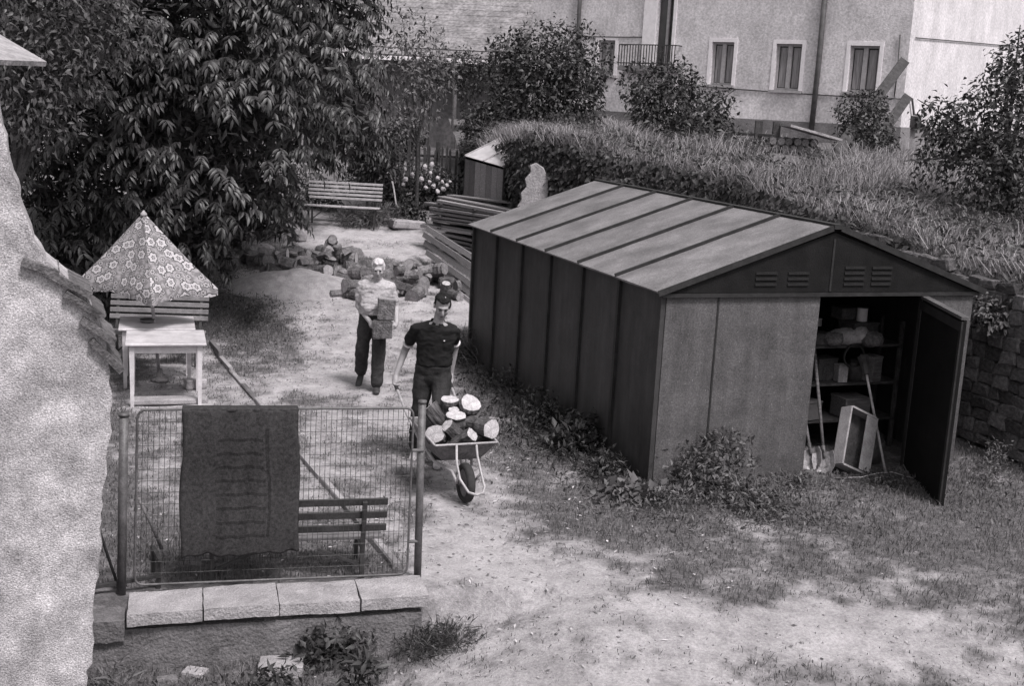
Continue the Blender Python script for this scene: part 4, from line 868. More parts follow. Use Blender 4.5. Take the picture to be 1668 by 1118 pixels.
o = MB().tube([s1, s2], .012, 6).build('iron_rod', dark_steel, None); tag(o, 'dark iron rod leaning between pale wall and gate post', 'rod')
# loose blocks at the bottom
def block(px, py, z, dims, rz, m, label, tilt=(0, 0)):
    p = at(px, py, z); o = rough_box('stone_block', (-dims[0]/2, -dims[1]/2, 0), (dims[0], 0, 0), (0, dims[1], 0), (0, 0, dims[2]), m, None, .006, .03, 11); o.location = (p[0], p[1], float(gh(p[0], p[1]))-.02); o.rotation_euler = (tilt[0], tilt[1], rz); tag(o, label, 'block', 'loose blocks below the ledge'); return o
block(458, 1092, -.40, (.32, .20, .10), .12, concrete, 'pale rectangular block lying in the grass below the ledge')
block(306, 1080, -.42, (.11, .09, .10), .3, stone_l, 'small upright pale brick among weeds below the ledge')
block(318, 1098, -.42, (.16, .12, .05), -.2, stone_l, 'flat pale brick in front of the small upright one')
block(272, 1112, -.42, (.14, .09, .06), .4, stone_m, 'grey brick nearest the rough pale wall')

# ================================================================== wheelbarrow
BW = at(757, 818, 0); bdv = unit([-.36, .93, 0]); BRZ = math.atan2(-bdv[0], bdv[1])
wb = empty('wheelbarrow', BW, BRZ, 'dark wheelbarrow with pale tube frame loaded with sawn logs', 'wheelbarrow')   # local +y runs back to the man
Bm = Matrix.Translation(Vector(BW)) @ Matrix.Rotation(BRZ, 4, 'Z'); Bi = Bm.inverted()
def bl(x, y, z): return np.array(Bm @ Vector((x, y, z)))
wr = .19
wh = empty('wheel', (0, 0, wr)); wh.parent = wb
ty = MB(); k = 22; prof = [(wr-.055, -.032), (wr-.02, -.042), (wr, -.022), (wr, .022), (wr-.02, .042), (wr-.055, .032)]; vs = []; fs = []
for j in range(k):
    a = 2*math.pi*j/k
    for r_, x in prof: vs.append((x, r_*math.cos(a), r_*math.sin(a)))
for j in range(k):
    for i in range(6): fs.append((j*6+i, j*6+(i+1) % 6, ((j+1) % k)*6+(i+1) % 6, ((j+1) % k)*6+i))
ty.add(vs, fs).build('tyre', rubber, wh, 0, True)
MB().tube([(-.02, 0, 0), (.02, 0, 0)], wr-.052, 18).build('rim', tray_m, wh); MB().tube([(-.07, 0, 0), (.07, 0, 0)], .022, 10).build('hub', galv, wh)
# tray: open, tapered, thin shell
def tray():
    top = [(-.31, .02), (.31, .02), (.32, .86), (-.32, .86)]; bot = [(-.19, .16), (.19, .16), (.22, .74), (-.22, .74)]; zt_, zb_ = [.565, .565, .61, .61], .37; b = MB()
    O = [(x, y, z) for (x, y), z in zip(top, zt_)]; P = [(x, y, zb_) for x, y in bot]; I = [(x*.97, y*.98+.008, z) for x, y, z in O]; Q = [(x*.96, y*.98+.008, zb_+.012) for x, y, z in P]
    b.add(O+P+I+Q, [(0, 1, 5, 4), (1, 2, 6, 5), (2, 3, 7, 6), (3, 0, 4, 7), (4, 5, 6, 7), (8, 12, 13, 9), (9, 13, 14, 10), (10, 14, 15, 11), (11, 15, 12, 8), (12, 15, 14, 13), (0, 8, 9, 1), (1, 9, 10, 2), (2, 10, 11, 3), (3, 11, 8, 0)]); return b, O
tb_, RIM = tray(); tb_.build('tray', tray_m, wb)
MB().tube([*RIM, RIM[0], lerp(np.array(RIM[0]), np.array(RIM[1]), .1)], .011, 8, False).build('tray_rim', light_tube, wb, 0, True)
g = [(-.10, .02, .56), (-.105, -.02, .40), (-.10, -.12, .27), (-.05, -.24, .175), (.02, -.27, .155), (.09, -.25, .165), (.12, -.2, .2), (.115, -.08, .33), (.105, 0, .45), (.10, .03, .56)]
MB().tube(g, .0125, 8).build('front_guard', light_tube, wb, 0, True)
for s_ in (-1, 1):
    MB().tube([(s_*.085, 0, wr), (s_*.10, .12, .27), (s_*.19, .40, .29), (s_*.24, .80, .42), (s_*.285, 1.12, .60), (s_*.30, 1.50, .80)], .015, 8).build('handle_tube', light_tube, wb, 0, True)
    MB().tube([(s_*.297, 1.42, .757), (s_*.302, 1.56, .835)], .021, 8).build('grip', rubber, wb, 0, True)
    MB().tube([(s_*.22, .66, .36), (s_*.23, .66, .02), (s_*.23, .80, .02), (s_*.225, .86, .46)], .013, 8).build('stand', light_tube, wb, 0, True)
    MB().tube([(s_*.085, 0, wr), (s_*.11, -.09, .30)], .012, 6).build('stay', light_tube, wb, 0, True)
# ------------------------------------------------------------------ logs
def log_mesh(r, L_, bm_, seed, n=12, wobble=.11):
    rg = np.random.default_rng(seed); rad = r*(1+rg.normal(size=n)*wobble*.6); b = MB(); vs = []; fs = []
    ax = [(z, 1+.06*rg.normal()) for z in (0, .1, .25, .42, .6, .78, .92, 1)]; K = len(ax)-1
    for z, q in ax: rad_z = rad*(1+(rg.normal(size=n)*.035 if 0 < z < 1 else 0)); vs += [(rad_z[j]*q*math.cos(2*math.pi*j/n), rad_z[j]*q*math.sin(2*math.pi*j/n), -z*L_) for j in range(n)]
    for i in range(K):
        for j in range(n): fs.append((i*n+j, i*n+(j+1) % n, (i+1)*n+(j+1) % n, (i+1)*n+j))
    fs += [tuple(range(n))[::-1], tuple(range(K*n, (K+1)*n))]; me = b.add(vs, fs).mesh('log', smooth=False); me.materials.append(bm_)
    faces = []
    for zo, sgn, q in ((.002, 1, ax[0][1]), (-L_-.002, -1, ax[-1][1])):
        f = MB(); f.add([(0, 0, zo+.003*sgn)]+[(rad[j]*q*.955*math.cos(2*math.pi*j/n), rad[j]*q*.955*math.sin(2*math.pi*j/n), zo) for j in range(n)], [(0, 1+j, 1+(j+1) % n) if sgn > 0 else (0, 1+(j+1) % n, 1+j) for j in range(n)]); faces.append(f.mesh('cut_face', rec=False))
    return me, faces
def log(name, loc, axis, r, L_, bm_, cm, label, seed, group, cat='log', meshes=None):
    me, fcs = meshes or log_mesh(r, L_, bm_, seed); o = link(name, me); o.location = loc; o.rotation_euler = Vector(axis).to_track_quat('Z', 'Y').to_euler(); tag(o, label, cat, group)
    for f in fcs:
        if not f.materials: f.materials.append(cm)
        link('cut_face', f, None, o)
    return o
for k, (x, y, Y, ax, r, L_, lb_) in enumerate([
    (733, 651, 11.62, (.05, -.18, 1), .086, .36, 'upright log at the back of the barrow load with a bright thin oval end'),
    (767, 657, 11.55, (.30, -.52, .80), .098, .34, 'large log tilted up at the back right of the barrow load'),
    (743, 677, 11.38, (.02, -.22, 1), .086, .34, 'upright log in the middle of the barrow load'),
    (709, 707, 11.26, (-.22, -.85, .55), .085, .32, 'log with a broad bright end at the gate side of the barrow'),
    (728, 693, 11.28, (-.62, -.45, .70), .062, .32, 'small log leaning towards the gate in the barrow'),
    (769, 708, 11.16, (.62, -.42, .55), .06, .30, 'small log leaning away from the gate at the barrow front'),
    (801, 700, 11.22, (.62, -.80, .12), .086, .36, 'log lying over the barrow edge nearest the shed'),
    (739, 668, 11.50, (.0, -.3, 1), .05, .30, 'thin log squeezed behind the middle upright log in the barrow'),
    (700, 662, 11.62, (-.55, .1, .62), .088, .36, 'bark covered log leaning at the gate side back of the barrow')]):
    log('firewood_log', atY(x, y, Y), ax, r*1.1, L_, bark, cut, lb_, 50+k, 'logs in the wheelbarrow')
# the heap behind the older man: logs dropped one by one on what already lies there
placed = []; variants = [log_mesh(.115, random.uniform(.26, .36), bark_old, 80+i) for i in range(6)]; small = [log_mesh(.08, random.uniform(.26, .34), bark_old, 90+i) for i in range(4)]
wed = []
for i in range(4):
    b = MB(); L_ = .32; r = .13; pr2 = [(0, 0), (r, .02), (r*.85, r*.6), (r*.45, r*.9), (0, r)]; me = b.prism([(x-r*.4, y-r*.4, 0) for x, y in pr2], (0, 0, -L_)).mesh('split_log', .006, jitter=.006); me.materials.append(bark_old)
    f1 = MB().add([(x*.94-r*.37, y*.94-r*.37, .004) for x, y in pr2], [(0, 1, 2, 3, 4)]).mesh('cut_face', rec=False); wed.append((me, [f1]))
heap = [(392, 418, 452, 452), (470, 402, 470, 462), (540, 396, 560, 486), (600, 420, 620, 486), (680, 440, 690, 488), (752, 448, 758, 488)]
NH = 96; made = 0; tries = 0
while made < NH and tries < 900:
    tries += 1; i = random.choices(range(5), [2, 3, 3.2, 2.6, 1.8])[0]; q = random.random(); x0, ya, x1, yb = [lerp(np.array(heap[i], float), np.array(heap[i+1], float), q)[k] for k in range(4)]
    v = random.random(); px_, py_ = x0+(x1-x0)*v, ya+(yb-ya)*v+6
    Yg = 20.0
    for _ in range(6): P = atY(px_, py_, Yg); Yg += (P[2]-float(gh(P[0], P[1])))*4.2; Yg = min(max(Yg, 16), 26)
    P = atY(px_, py_, Yg); x, y = P[0], P[1]; rad = .115 if random.random() < .62 else .08
    base = float(gh(x, y)); z = base+rad*.8; cnt = 0
    for (a, b_, c, r_) in placed:
        d2 = (a-x)**2+(b_-y)**2; R_ = (r_+rad)*.93
        if d2 < R_*R_: z = max(z, c+math.sqrt(R_*R_-d2)*.82); cnt += 1
    if z > base+.62 or (z > base+.3 and px_ > 640): continue
    placed.append((x, y, z, rad)); s_ = random.random(); az = random.uniform(-1, 1); ax = np.array([math.sin(az*1.9), -math.cos(az*1.9), random.uniform(-.2, .35)]) if s_ < .8 or 570 < px_ < 650 else np.array([random.uniform(-.4, .4), random.uniform(-.5, 0), 1])
    fresh = random.random() < .36
    kind_ = random.random()
    if kind_ < .2: ms = random.choice(wed); nm = 'split_log'; lb_ = 'split grey billet lying in the sawn log heap'; gp_ = 'split billets in the heap behind the older man'
    else:
        ms = random.choice(variants if rad > .1 else small); nm = 'sawn_log'; lb_ = 'round sawn log lying in the heap behind the older man'; gp_ = 'round logs in the heap behind the older man'
    zx = ['under the branches', 'behind the sawdust', 'beside the older man', 'behind the older man', 'between both men', 'by the leaning boards'][int(np.searchsorted([440, 500, 575, 645, 705], px_))]
    zy = 'front' if v > .66 else ('middle' if v > .33 else 'back'); top_ = 'upper' if z > base+.26 else 'bottom'
    how = ('on end' if s_ >= .8 else ('facing the yard' if abs(az) < .45 else ('facing the tree' if az < 0 else 'facing the shed')))
    size = '' if nm == 'split_log' else ('thick ' if rad > .1 else 'thin ')
    base_l = ('billet' if nm == 'split_log' else size+'log')+' '+how+', '+top_+' '+zy+' of heap '+zx; lb_ = ('grey split ' if nm == 'split_log' else 'dull ')+base_l
    c0 = np.array([x, y, z])+unit(ax)*.15; o = link(nm, ms[0]); o.location = c0; o.rotation_euler = Vector(ax).to_track_quat('Z', 'Y').to_euler(); o.rotation_euler.rotate_axis('Z', random.uniform(0, 6)); tag(o, lb_, 'log', gp_)
    for f in ms[1]:
        if not f.materials: f.materials.append(cut_old)
        c = link('cut_face', f, None, o)
        if fresh: c.material_slots[0].link = 'OBJECT'; c.material_slots[0].material = cut
    if fresh: o['label'] = 'pale ended '+base_l; o['group'] = 'fresh cut pieces in the heap behind the older man'
    made += 1
_dup = {}
for o in list(COL.objects):
    if o.get('category') == 'log' and 'heap' in o.get('label', ''): _dup.setdefault(o['label'], []).append(o)
for l_, os_ in _dup.items():
    if len(os_) > 1:
        os_.sort(key=lambda o: pix(np.array(o.location))[0])
        for o, w_ in zip(os_, {2: ('left', 'right'), 3: ('left', 'middle', 'right')}.get(len(os_), ())): o['label'] = l_+', '+w_
# pale cloth and stones left of the heap
def ground_hit(px_, py_, Y0=20.):
    Y = Y0
    for _ in range(30):
        P = atY(px_, py_, Y); e = P[2]-float(gh(P[0], P[1])); Y += e*3.0
        if abs(e) < .003: break
    return atY(px_, py_, Y)
def rock(px_, py_, s, m, label, name='stone', group='stones at the tree side of the log heap'):
    p = ground_hit(px_, py_); o = MB().ball((0, 0, .3), (.5, .42, .42), 9, 6).build(name, m, None, 0, False, .06); o.location = p; o.scale = (s, s, s); o.rotation_euler = (0, 0, random.uniform(0, 6)); return tag(o, label, 'stone', group)
for k, (x, y, s, m, lb_) in enumerate([(434, 418, .34, stone_l, 'bright pale stone under the tree beside the log heap'), (404, 428, .36, stone_m, 'big grey boulder at the sawdust edge under the tree'), (470, 424, .34, stone_m, 'squarish grey stone between bright stone and logs'), (372, 444, .42, stone_m, 'dark boulder nearest the parasol'), (488, 392, .4, stone_l, 'rounded pale boulder behind the logs under branches'), (455, 452, .24, stone_m, 'small grey stone at the front of the heap')]): rock(x, y, s, m, lb_)
# sawdust heap: a low mound sheet with chips
sc = ground_hit(478, 468); n_ = 60; uu, vv = np.meshgrid(np.linspace(-1, 1, n_), np.linspace(-1, 1, n_)); ca, sa = math.cos(.12), math.sin(.12)
X_ = sc[0]+uu*1.35*ca-vv*.9*sa; Y_ = sc[1]+uu*1.35*sa+vv*.9*ca; rr_ = np.sqrt(uu**2+vv**2); Z_ = gh(X_, Y_)-.03+.36*np.clip(1-rr_, 0, 1)**.9*(.7+.6*fbm(X_*2.5, Y_*2.5))+.02*fbm(X_*9, Y_*9)*(rr_ < .95)
me = gridmesh('sawdust_heap', X_, Y_, Z_); tag(link('sawdust_heap', me, sawdust_m), 'low pale heap of sawdust in front of the logs', 'sawdust heap')
# ------------------------------------------------------------------ timber behind the shed corner
stk = empty('plank_stack', (0, 0, 0), 0, 'stack of weathered sawn planks behind the far corner of the shed', 'plank stack'); s0 = ground_hit(701, 410, 22); stk.location = s0
a0 = atY(700, 400, s0[1]); a1 = atY(845, 452, s0[1]-2.0); pd = unit((a1-a0)*[1, 1, 0]); pn = np.array([-pd[1], pd[0], 0]); pL = 3.0
for lay in range(13):
    z = .05+lay*.078+random.uniform(-.012, .012)
    if lay % 3 == 0:
        for q in (.25, 1.3, 2.4): mb = MB(); mb.obox(pd*q+[0, 0, z-.03]-pn*.05, pd*.06, pn*1.0, (0, 0, .028)); mb.build('bearer', plank_dark, stk)
    for c_ in range(4):
        off = random.uniform(-.38, .34); w_ = random.uniform(.15, .25); tilt = random.uniform(-.07, .07)
        mb = MB(); mb.obox(pd*off+pn*(c_*.25+random.uniform(-.02, .02))+[0, 0, z], pd*pL+[0, 0, tilt], pn*w_+[0, 0, random.uniform(-.03, .03)], (0, 0, random.uniform(.035, .065))); mb.build('plank', plank_l, stk, .004)
for k in range(5): mb = MB(); mb.obox(pd*random.uniform(-.1, .2)+pn*(.1+k*.2)+[0, 0, 1.07+k % 2*.03], pd*pL+pn*random.uniform(-.2, .2)+[0, 0, random.uniform(-.08, .08)], pn*.2, (0, 0, .035)); mb.build('plank', plank_l, stk, .004)
lean = empty('leaning_boards', (0, 0, 0), 0, 'row of wide boards leaning on the plank stack by the shed corner', 'boards')
Pbl = ground_hit(684, 428, 21); Pbr = ground_hit(788, 508, 20); Ptl = atY(696, 372, Pbl[1]+.30); Ptr = atY(806, 442, Pbr[1]+.30); base = Pbl.copy(); lean.location = base
for k in range(6):
    q0 = k/5; A = lerp(Ptl, Pbl, q0); B = lerp(Ptr, Pbr, q0); dA = (B-A); B = B+dA*random.uniform(-.06, .04); A = A+dA*(0 if k < 3 else .10*(k-2))+dA*random.uniform(-.02, .02); up_ = np.cross(unit(dA), unit(Ptl-Pbl)); up_ = up_ if up_[1] < 0 else -up_; lf = .02+.02*(k % 2)
    mb = MB(); mb.beam(A-base+up_*lf, B-base+up_*(lf+random.uniform(-.01, .03)), np.linalg.norm(Ptl-Pbl)/5*.74, .03, up_); mb.build('board', plank_l if k != 5 else slat_light, lean, .004)
p = ground_hit(662, 372, 23); o = MB().box((0, 0, .09), (.72, .4, .18)).build('stone_slab', stone_l, None, .02, jitter=.012); o.location = p; o.rotation_euler = (0, .06, .45); tag(o, 'pale rough stone slab at the foot of the leaning stake', 'slab')
p = ground_hit(651, 366, 22.5); q_ = atY(629, 250, p[1]+.5); mb = MB(); mb.tube([p-[0, 0, .1], lerp(p, q_, .5)+[.02, 0, 0], q_], [.022, .02, .015], 7); o = mb.build('stake', slat_light, None, 0, True); tag(o, 'tall thin stake leaning beside the far bench', 'stake')
# ------------------------------------------------------------------ kitchen garden: cold frame, picket fence
cf = empty('cold_frame', (0, 0, 0), 0, 'plank sided cold frame with a sloping pale glass lid at the ivy wall', 'cold frame'); A = atY(757, 256, 24.3); B = atY(820, 274, 23.3); C_ = atY(843, 213, 25.3); cf.location = A*[1, 1, 0]+[0, 0, float(gh(A[0], A[1]))]; co_ = np.array(cf.location)
D_ = B+(C_-A); nrm_ = unit(np.cross(B-A, C_-A)); nrm_ = nrm_ if nrm_[2] > 0 else -nrm_
dAB = B-A; k_ = 7
for k in range(k_):
    a = A+dAB*k/k_-co_; b2 = A+dAB*(k+.94)/k_-co_; h = -(a[2])-.1; mb = MB(); mb.obox(a+[0, 0, -.03], b2-a, unit([dAB[1], -dAB[0], 0])*-.03, (0, 0, h)); mb.build('plank', plank_l, cf, .003)
mb = MB(); mb.prism([A-co_, C_-co_, np.array([C_[0], C_[1], co_[2]-.3])-co_, np.array([A[0], A[1], co_[2]-.3])-co_], dAB*.02); mb.build('side', plank_dark, cf)
mb = MB(); mb.prism([B-co_, D_-co_, np.array([D_[0], D_[1], co_[2]-.3])-co_, np.array([B[0], B[1], co_[2]-.3])-co_], dAB*.02); mb.build('side', plank_dark, cf)
lid_m = mat('chalked_glass', .40, .52, 6, .3, 0, spec=.5)
for k in range(2):
    a = A+dAB*(k*.5+.02)-co_+nrm_*.02; mb = MB(); mb.obox(a, dAB*.46, (C_-A)*.97, nrm_*.012); mb.build('pane', lid_m, cf)
for q in (0, .49, .98): mb = MB(); mb.obox(A+dAB*q-co_+nrm_*.012, dAB*.03, C_-A, nrm_*.035); mb.build('glazing_bar', slat_light, cf)
fA = ground_hit(618, 312, 27); fB = ground_hit(800, 318, 27); fB[1] = min(fB[1], fA[1]+1); fd = (fB-fA)*[1, 1, 0]; fl_ = np.linalg.norm(fd); fd = fd/fl_
pf = empty('picket_fence', fA, 0, 'dark weathered picket fence across the kitchen garden', 'fence'); npk = int(fl_/.11); pk = MB().add([(-.03, 0, -.1), (.03, 0, -.1), (.03, .02, -.1), (-.03, .02, -.1), (-.03, 0, 1.12), (.03, 0, 1.12), (.03, .02, 1.12), (-.03, .02, 1.12), (0, 0, 1.2), (0, .02, 1.2)], [(3, 2, 1, 0), (0, 1, 5, 4), (2, 3, 7, 6), (1, 2, 6, 5), (3, 0, 4, 7), (4, 5, 8), (6, 7, 9), (5, 6, 9, 8), (7, 4, 8, 9)]).mesh('picket'); pk.materials.append(plank_dark)
for k in range(npk): o = link('picket', pk, None, pf); o.location = fd*(k*.11); o.rotation_euler = (random.uniform(-.04, .04), random.uniform(-.04, .04), math.atan2(fd[1], fd[0])); o.scale = (1, 1, random.uniform(.93, 1.05))
for zz in (.3, .9): mb = MB(); mb.obox(np.array([0, .022, zz]), fd*fl_, (0, .035, 0), (0, 0, .06)); mb.build('rail', plank_dark, pf)
for k in range(5): MB().box(tuple(fd*fl_*k/4+np.array([0, .08, .6])), (.08, .08, 1.4)).build('fence_post', plank_dark, pf)
for k, (x, y0, y1) in enumerate(((738, 90, 178), (810, 130, 195))):
    p = atY(x, y1, 33); q_ = atY(x+2, y0, 33); o = MB().tube([p-[0, 0, .5], q_], .035, 6).build('garden_post', plank_dark, None); tag(o, ['thin dark post standing in the garden before the barn', 'thin dark post beside the round dark tree'][k], 'post', 'posts in the garden')

# ================================================================== people
def remesh(name, mb, vox, m, parent, smooth=3, disp=0, dscale=9, seed=0, aniso=(1, 1, 1)):
    me = mb.mesh(name); o = bpy.data.objects.new(name, me); COL.objects.link(o)
    r_ = o.modifiers.new('r', 'REMESH'); r_.mode = 'VOXEL'; r_.voxel_size = vox
    s_ = o.modifiers.new('s', 'SMOOTH'); s_.iterations = smooth; s_.factor = .5
    dg = bpy.context.evaluated_depsgraph_get(); new = bpy.data.meshes.new_from_object(o.evaluated_get(dg)); bpy.data.objects.remove(o); bpy.data.meshes.remove(me)
    new.name = name
    if disp:
        for v in new.vertices:
            p = v.co; q = mnoise.noise(Vector((p.x*dscale*aniso[0]+seed, p.y*dscale*aniso[1], p.z*dscale*aniso[2])))+.5*mnoise.noise(Vector((p.x*dscale*2.3+seed, p.y*dscale*2.3, p.z*dscale*2.8*aniso[2]))); v.co = p+v.normal*q*disp
    for p in new.polygons: p.use_smooth = True
    return link(name, new, m, parent)
def sect(mb, rings, n=16):
    vs = []; fs = []
    for c, rx, ry in rings: vs += [(c[0]+rx*math.cos(2*math.pi*j/n), c[1]+ry*math.sin(2*math.pi*j/n), c[2]) for j in range(n)]
    for i in range(len(rings)-1):
        for j in range(n): a = i*n+j; b2 = i*n+(j+1) % n; fs.append((a, b2, b2+n, a+n))
    fs += [tuple(range(n))[::-1], tuple(range((len(rings)-1)*n, len(rings)*n))]; return mb.add(vs, fs)
def limb(mb, pts, r, n=12):
    pts = [np.asarray(p, float) for p in pts]; P = []; Q = []
    for i in range(len(pts)-1):
        for q in np.linspace(0, 1, 5)[:-1]: P.append(lerp(pts[i], pts[i+1], q)); Q.append(r[i]*(1-q)+r[i+1]*q)
    P.append(pts[-1]); Q.append(r[-1]); mb.tube(P, Q, n); mb.ball(pts[0], r[0]*.98, 10, 7); mb.ball(pts[-1], r[-1]*.98, 10, 7)
    for p, k in zip(pts[1:-1], r[1:-1]): mb.ball(p, k*1.0, 10, 7)
def hand(mb, w_, d, pn, th, curl=.8, s=1.):
    """wrist point, direction along the palm, palm normal (where fingers curl to), thumb side"""
    w_ = np.asarray(w_, float); d = unit(d); pn = unit(np.asarray(pn)-d*np.dot(pn, d)); sd = unit(np.cross(d, pn)); sd = sd if np.dot(sd, th) > 0 else -sd
    kn = w_+d*.085*s; mb.tube([w_-d*.01, w_+d*.03*s, kn], [.026*s, .034*s, .036*s], 10)
    for q in (-.026, -.009, .009, .026): mb.tube([w_+d*.02+sd*q*.6, kn+sd*q], [.016*s, .013*s], 8)
    for k, (q, L_) in enumerate(((.030, .070), (.010, .078), (-.010, .072), (-.029, .056))):
        p = kn+sd*q*s; a = 0; pts = [p-d*.012]; dd_ = d
        for f in (.42, .33, .25): a += curl*.95; dd_ = d*math.cos(a-.35*curl)+pn*math.sin(a-.35*curl); p = p+dd_*L_*f*s; pts.append(p)
        mb.tube(pts, [.0105*s, .0098*s, .0088*s, .0075*s], 8)
    b2 = w_+d*.028*s+sd*.026*s; mb.tube([b2, b2+(sd*.6+d*.6+pn*.3)*.034*s, b2+(sd*.45+d*.9+pn*.75)*.062*s], [.0135*s, .0115*s, .009*s], 8)
def head(mb, hc, Mx, s=1.):
    def T_(p): return np.asarray(hc)+np.array(Mx @ Vector(np.asarray(p)*s))
    def eb(c, r):
        t_ = MB().ball((0, 0, 0), r, 14, 10); mb.add([T_(np.array(v)+c) for v in t_.v], t_.f)
    eb((0, .012, .035), (.075, .094, .085)); eb((0, -.022, -.03), (.063, .072, .088)); eb((0, -.046, -.092), (.042, .042, .030)); eb((0, -.072, .028), (.055, .026, .016))
    for s_ in (-1, 1): eb((s_*.078, .012, -.012), (.011, .020, .033)); eb((s_*.038, -.066, -.028), (.022, .02, .022))
    mb.tube([T_((0, -.085, .018)), T_((0, -.104, -.012)), T_((0, -.112, -.030)), T_((0, -.088, -.040))], [.010*s, .012*s, .016*s, .012*s], 8)
    eb((-.034, -.058, -.008), (.016, .018, .012)); eb((.034, -.058, -.008), (.016, .018, .012)); eb((0, -.086, -.062), (.024, .010, .007)); eb((0, -.084, -.073), (.021, .010, .007))
    return T_
def person(loc, label, J, hs=1., st={}):
    o = empty('person', loc, 0, label, 'person'); B = MB()
    # body
    hip, ch, nk, hc = [np.array(J[k], float) for k in ('hip', 'chest', 'neck', 'head')]
    def torso(mb, g, z0, z1, bel):
        rows = [(0, .165, .115), (.18, .168, .125+bel*.5), (.36, .165, .122+bel), (.55, .17, .118+bel*.6), (.75, .185, .115), (.88, .175, .10), (.96, .12, .08), (1.0, .075, .065)]
        rr = []
        for q, rx, ry in rows:
            c = lerp(hip, ch, q/.7) if q < .7 else lerp(ch, nk, (q-.7)/.3); c = c+[0, -bel*.4*math.sin(math.pi*q), 0]
            if z0-1e-6 <= q <= z1+1e-6: rr.append((c, (rx+g)*st.get('w', 1), ry+g))
        return sect(mb, rr, 20)
    bel = st.get('belly', .0)
    torso(B, -.01, 0, 1, bel); B.tube([nk-[0, 0, .06], lerp(nk, hc, .5), hc-[0, -.01, .04]], [.060, .054, .052], 12)
    Mx = Matrix.Rotation(J.get('yaw', 0), 3, 'Z') @ Matrix.Rotation(J.get('pitch', 0), 3, 'X') @ Matrix.Rotation(J.get('tilt', 0), 3, 'Y'); T_ = head(B, hc, Mx, hs)
    for s_ in 'RL':
        sh, el, wr_ = [np.array(J[k+s_], float) for k in ('sh', 'el', 'wr')]
        limb(B, [sh, el, wr_], [.052, .042, .029]); hand(B, wr_, J['hd'+s_], J['hp'+s_], J['ht'+s_], J.get('curl', .8))
        hp, kn, an = [np.array(J[k+s_], float) for k in ('hp_', 'kn', 'an')]
        limb(B, [hp, kn, an], [.078, .055, .042])
    remesh('body', B, .0085, st['skin'], o, 2)
    # shirt
    Sh = MB(); torso(Sh, .014, .12, .96, bel)
    for s_ in 'RL':
        sh, el, wr_ = [np.array(J[k+s_], float) for k in ('sh', 'el', 'wr')]; e2 = lerp(sh, el, st.get('sleeve', .62)); limb(Sh, [lerp(nk, sh, .45)-[0, 0, .015], sh, e2], [.058, .060, .064])
    sb = remesh('shirt', Sh, .011, st['shirt'], o, 3, st.get('wr', .010)*1.5, 9, 3, (1, 1, 1.7))
    # collar and placket
    cl = MB(); k = 14; 
    for i in range(k):
        a0, a1 = [-.5*math.pi+.22+(2*math.pi-.44)*q/k for q in (i, i+1)]; 
        def cp(a, dz, rr): return nk+np.array([math.cos(a)*rr, math.sin(a)*rr*.92+(.012 if dz > 0 else -.01), dz-.012-.018*(math.sin(a) < -.3)])
        cl.add([cp(a0, -.012, .088), cp(a1, -.012, .088), cp(a1, .034, .070), cp(a0, .034, .070), cp(a0, -.012, .082), cp(a1, -.012, .082), cp(a1, .034, .064), cp(a0, .034, .064)], [(0, 1, 2, 3), (7, 6, 5, 4), (3, 2, 6, 7), (0, 4, 5, 1)])
    cl.build('collar', st['shirt'], sb, 0, True)
    for s_ in 'RL':
        sh, el = np.array(J['sh'+s_], float), np.array(J['el'+s_], float); d = unit(el-sh); e2 = lerp(sh, el, st.get('sleeve', .62))
        if st.get('cuff'): MB().tube([e2+d*.058, e2+d*.066], [.060, .059], 16).build('cuff_stripe', st['cuff'], sb, 0, True)
    # trousers
    Tr = MB(); torso(Tr, .012, 0, .3, bel*.6); Tr.ball(hip-[0, 0, .03], (.165*st.get('w', 1), .125, .12), 16, 10)
    for s_ in 'RL':
        hp, kn, an = [np.array(J[k+s_], float) for k in ('hp_', 'kn', 'an')]; limb(Tr, [hp, kn, lerp(kn, an, .93)], [.106, .088, .080])
    remesh('trousers', Tr, .011, st['trousers'], o, 3, .013, 7, 11, (1, 1, 1.3))
    bt = MB(); hb = lerp(hip, ch, .34); sect(bt, [(hb+[0, -bel*.3, -.018], .179*st.get('w', 1), .142+bel*.5), (hb+[0, -bel*.3, .018], .179*st.get('w', 1), .142+bel*.5)], 24)
    for s_ in 'RL':
        an = np.array(J['an'+s_], float); td = unit(J['toe'+s_]); m_ = MB()
        m_.tube([an+[0, 0, .03], an-[0, 0, .03]-td*.01], [.050, .050], 12); m_.tube([an-td*.075+[0, 0, -.04], an+[0, 0, -.045]+td*.05, an+td*.13+[0, 0, -.055], an+td*.19+[0, 0, -.06]], [(.036, .034), (.044, .036), (.046, .030), (.034, .022)], 12)
        sh_ = remesh('shoe', m_, .008, st['shoe'], o, 2)
    # hair
    Hh = MB()
    def eb(c, r): t_ = MB().ball((0, 0, 0), r, 14, 10); Hh.add([T_(np.array(v)+c) for v in t_.v], t_.f)
    for c, r in st['hair']: eb(c, r)
    remesh('hair', Hh, .007, st['hairm'], o, 1, .012, 32, 2, (1, 1, .6))
    e_ = MB().ball((0, 0, 0), (.021, .004, .0035), 8, 6); ev_ = MB(); ev_.add([T_(np.array(v)+(0, -.0945, -.0675)) for v in e_.v], e_.f); ev_.build('mouth', eye_m, o, 0, True)
    for s_ in (-1, 1):
        e_ = MB().ball((0, 0, 0), (.012, .006, .0065), 8, 6); ev_ = MB(); ev_.add([T_(np.array(v)+(s_*.031, -.089, .004)) for v in e_.v], e_.f); ev_.build('eye', eye_m, o, 0, True)
        e_ = MB().ball((0, 0, 0), (.019, .005, .0045), 8, 6); ev_ = MB(); ev_.add([T_(np.array(v)+(s_*.032, -.096, .026)) for v in e_.v], e_.f); ev_.build('eyebrow', st['hairm'], o, 0, True)
    return o, sb
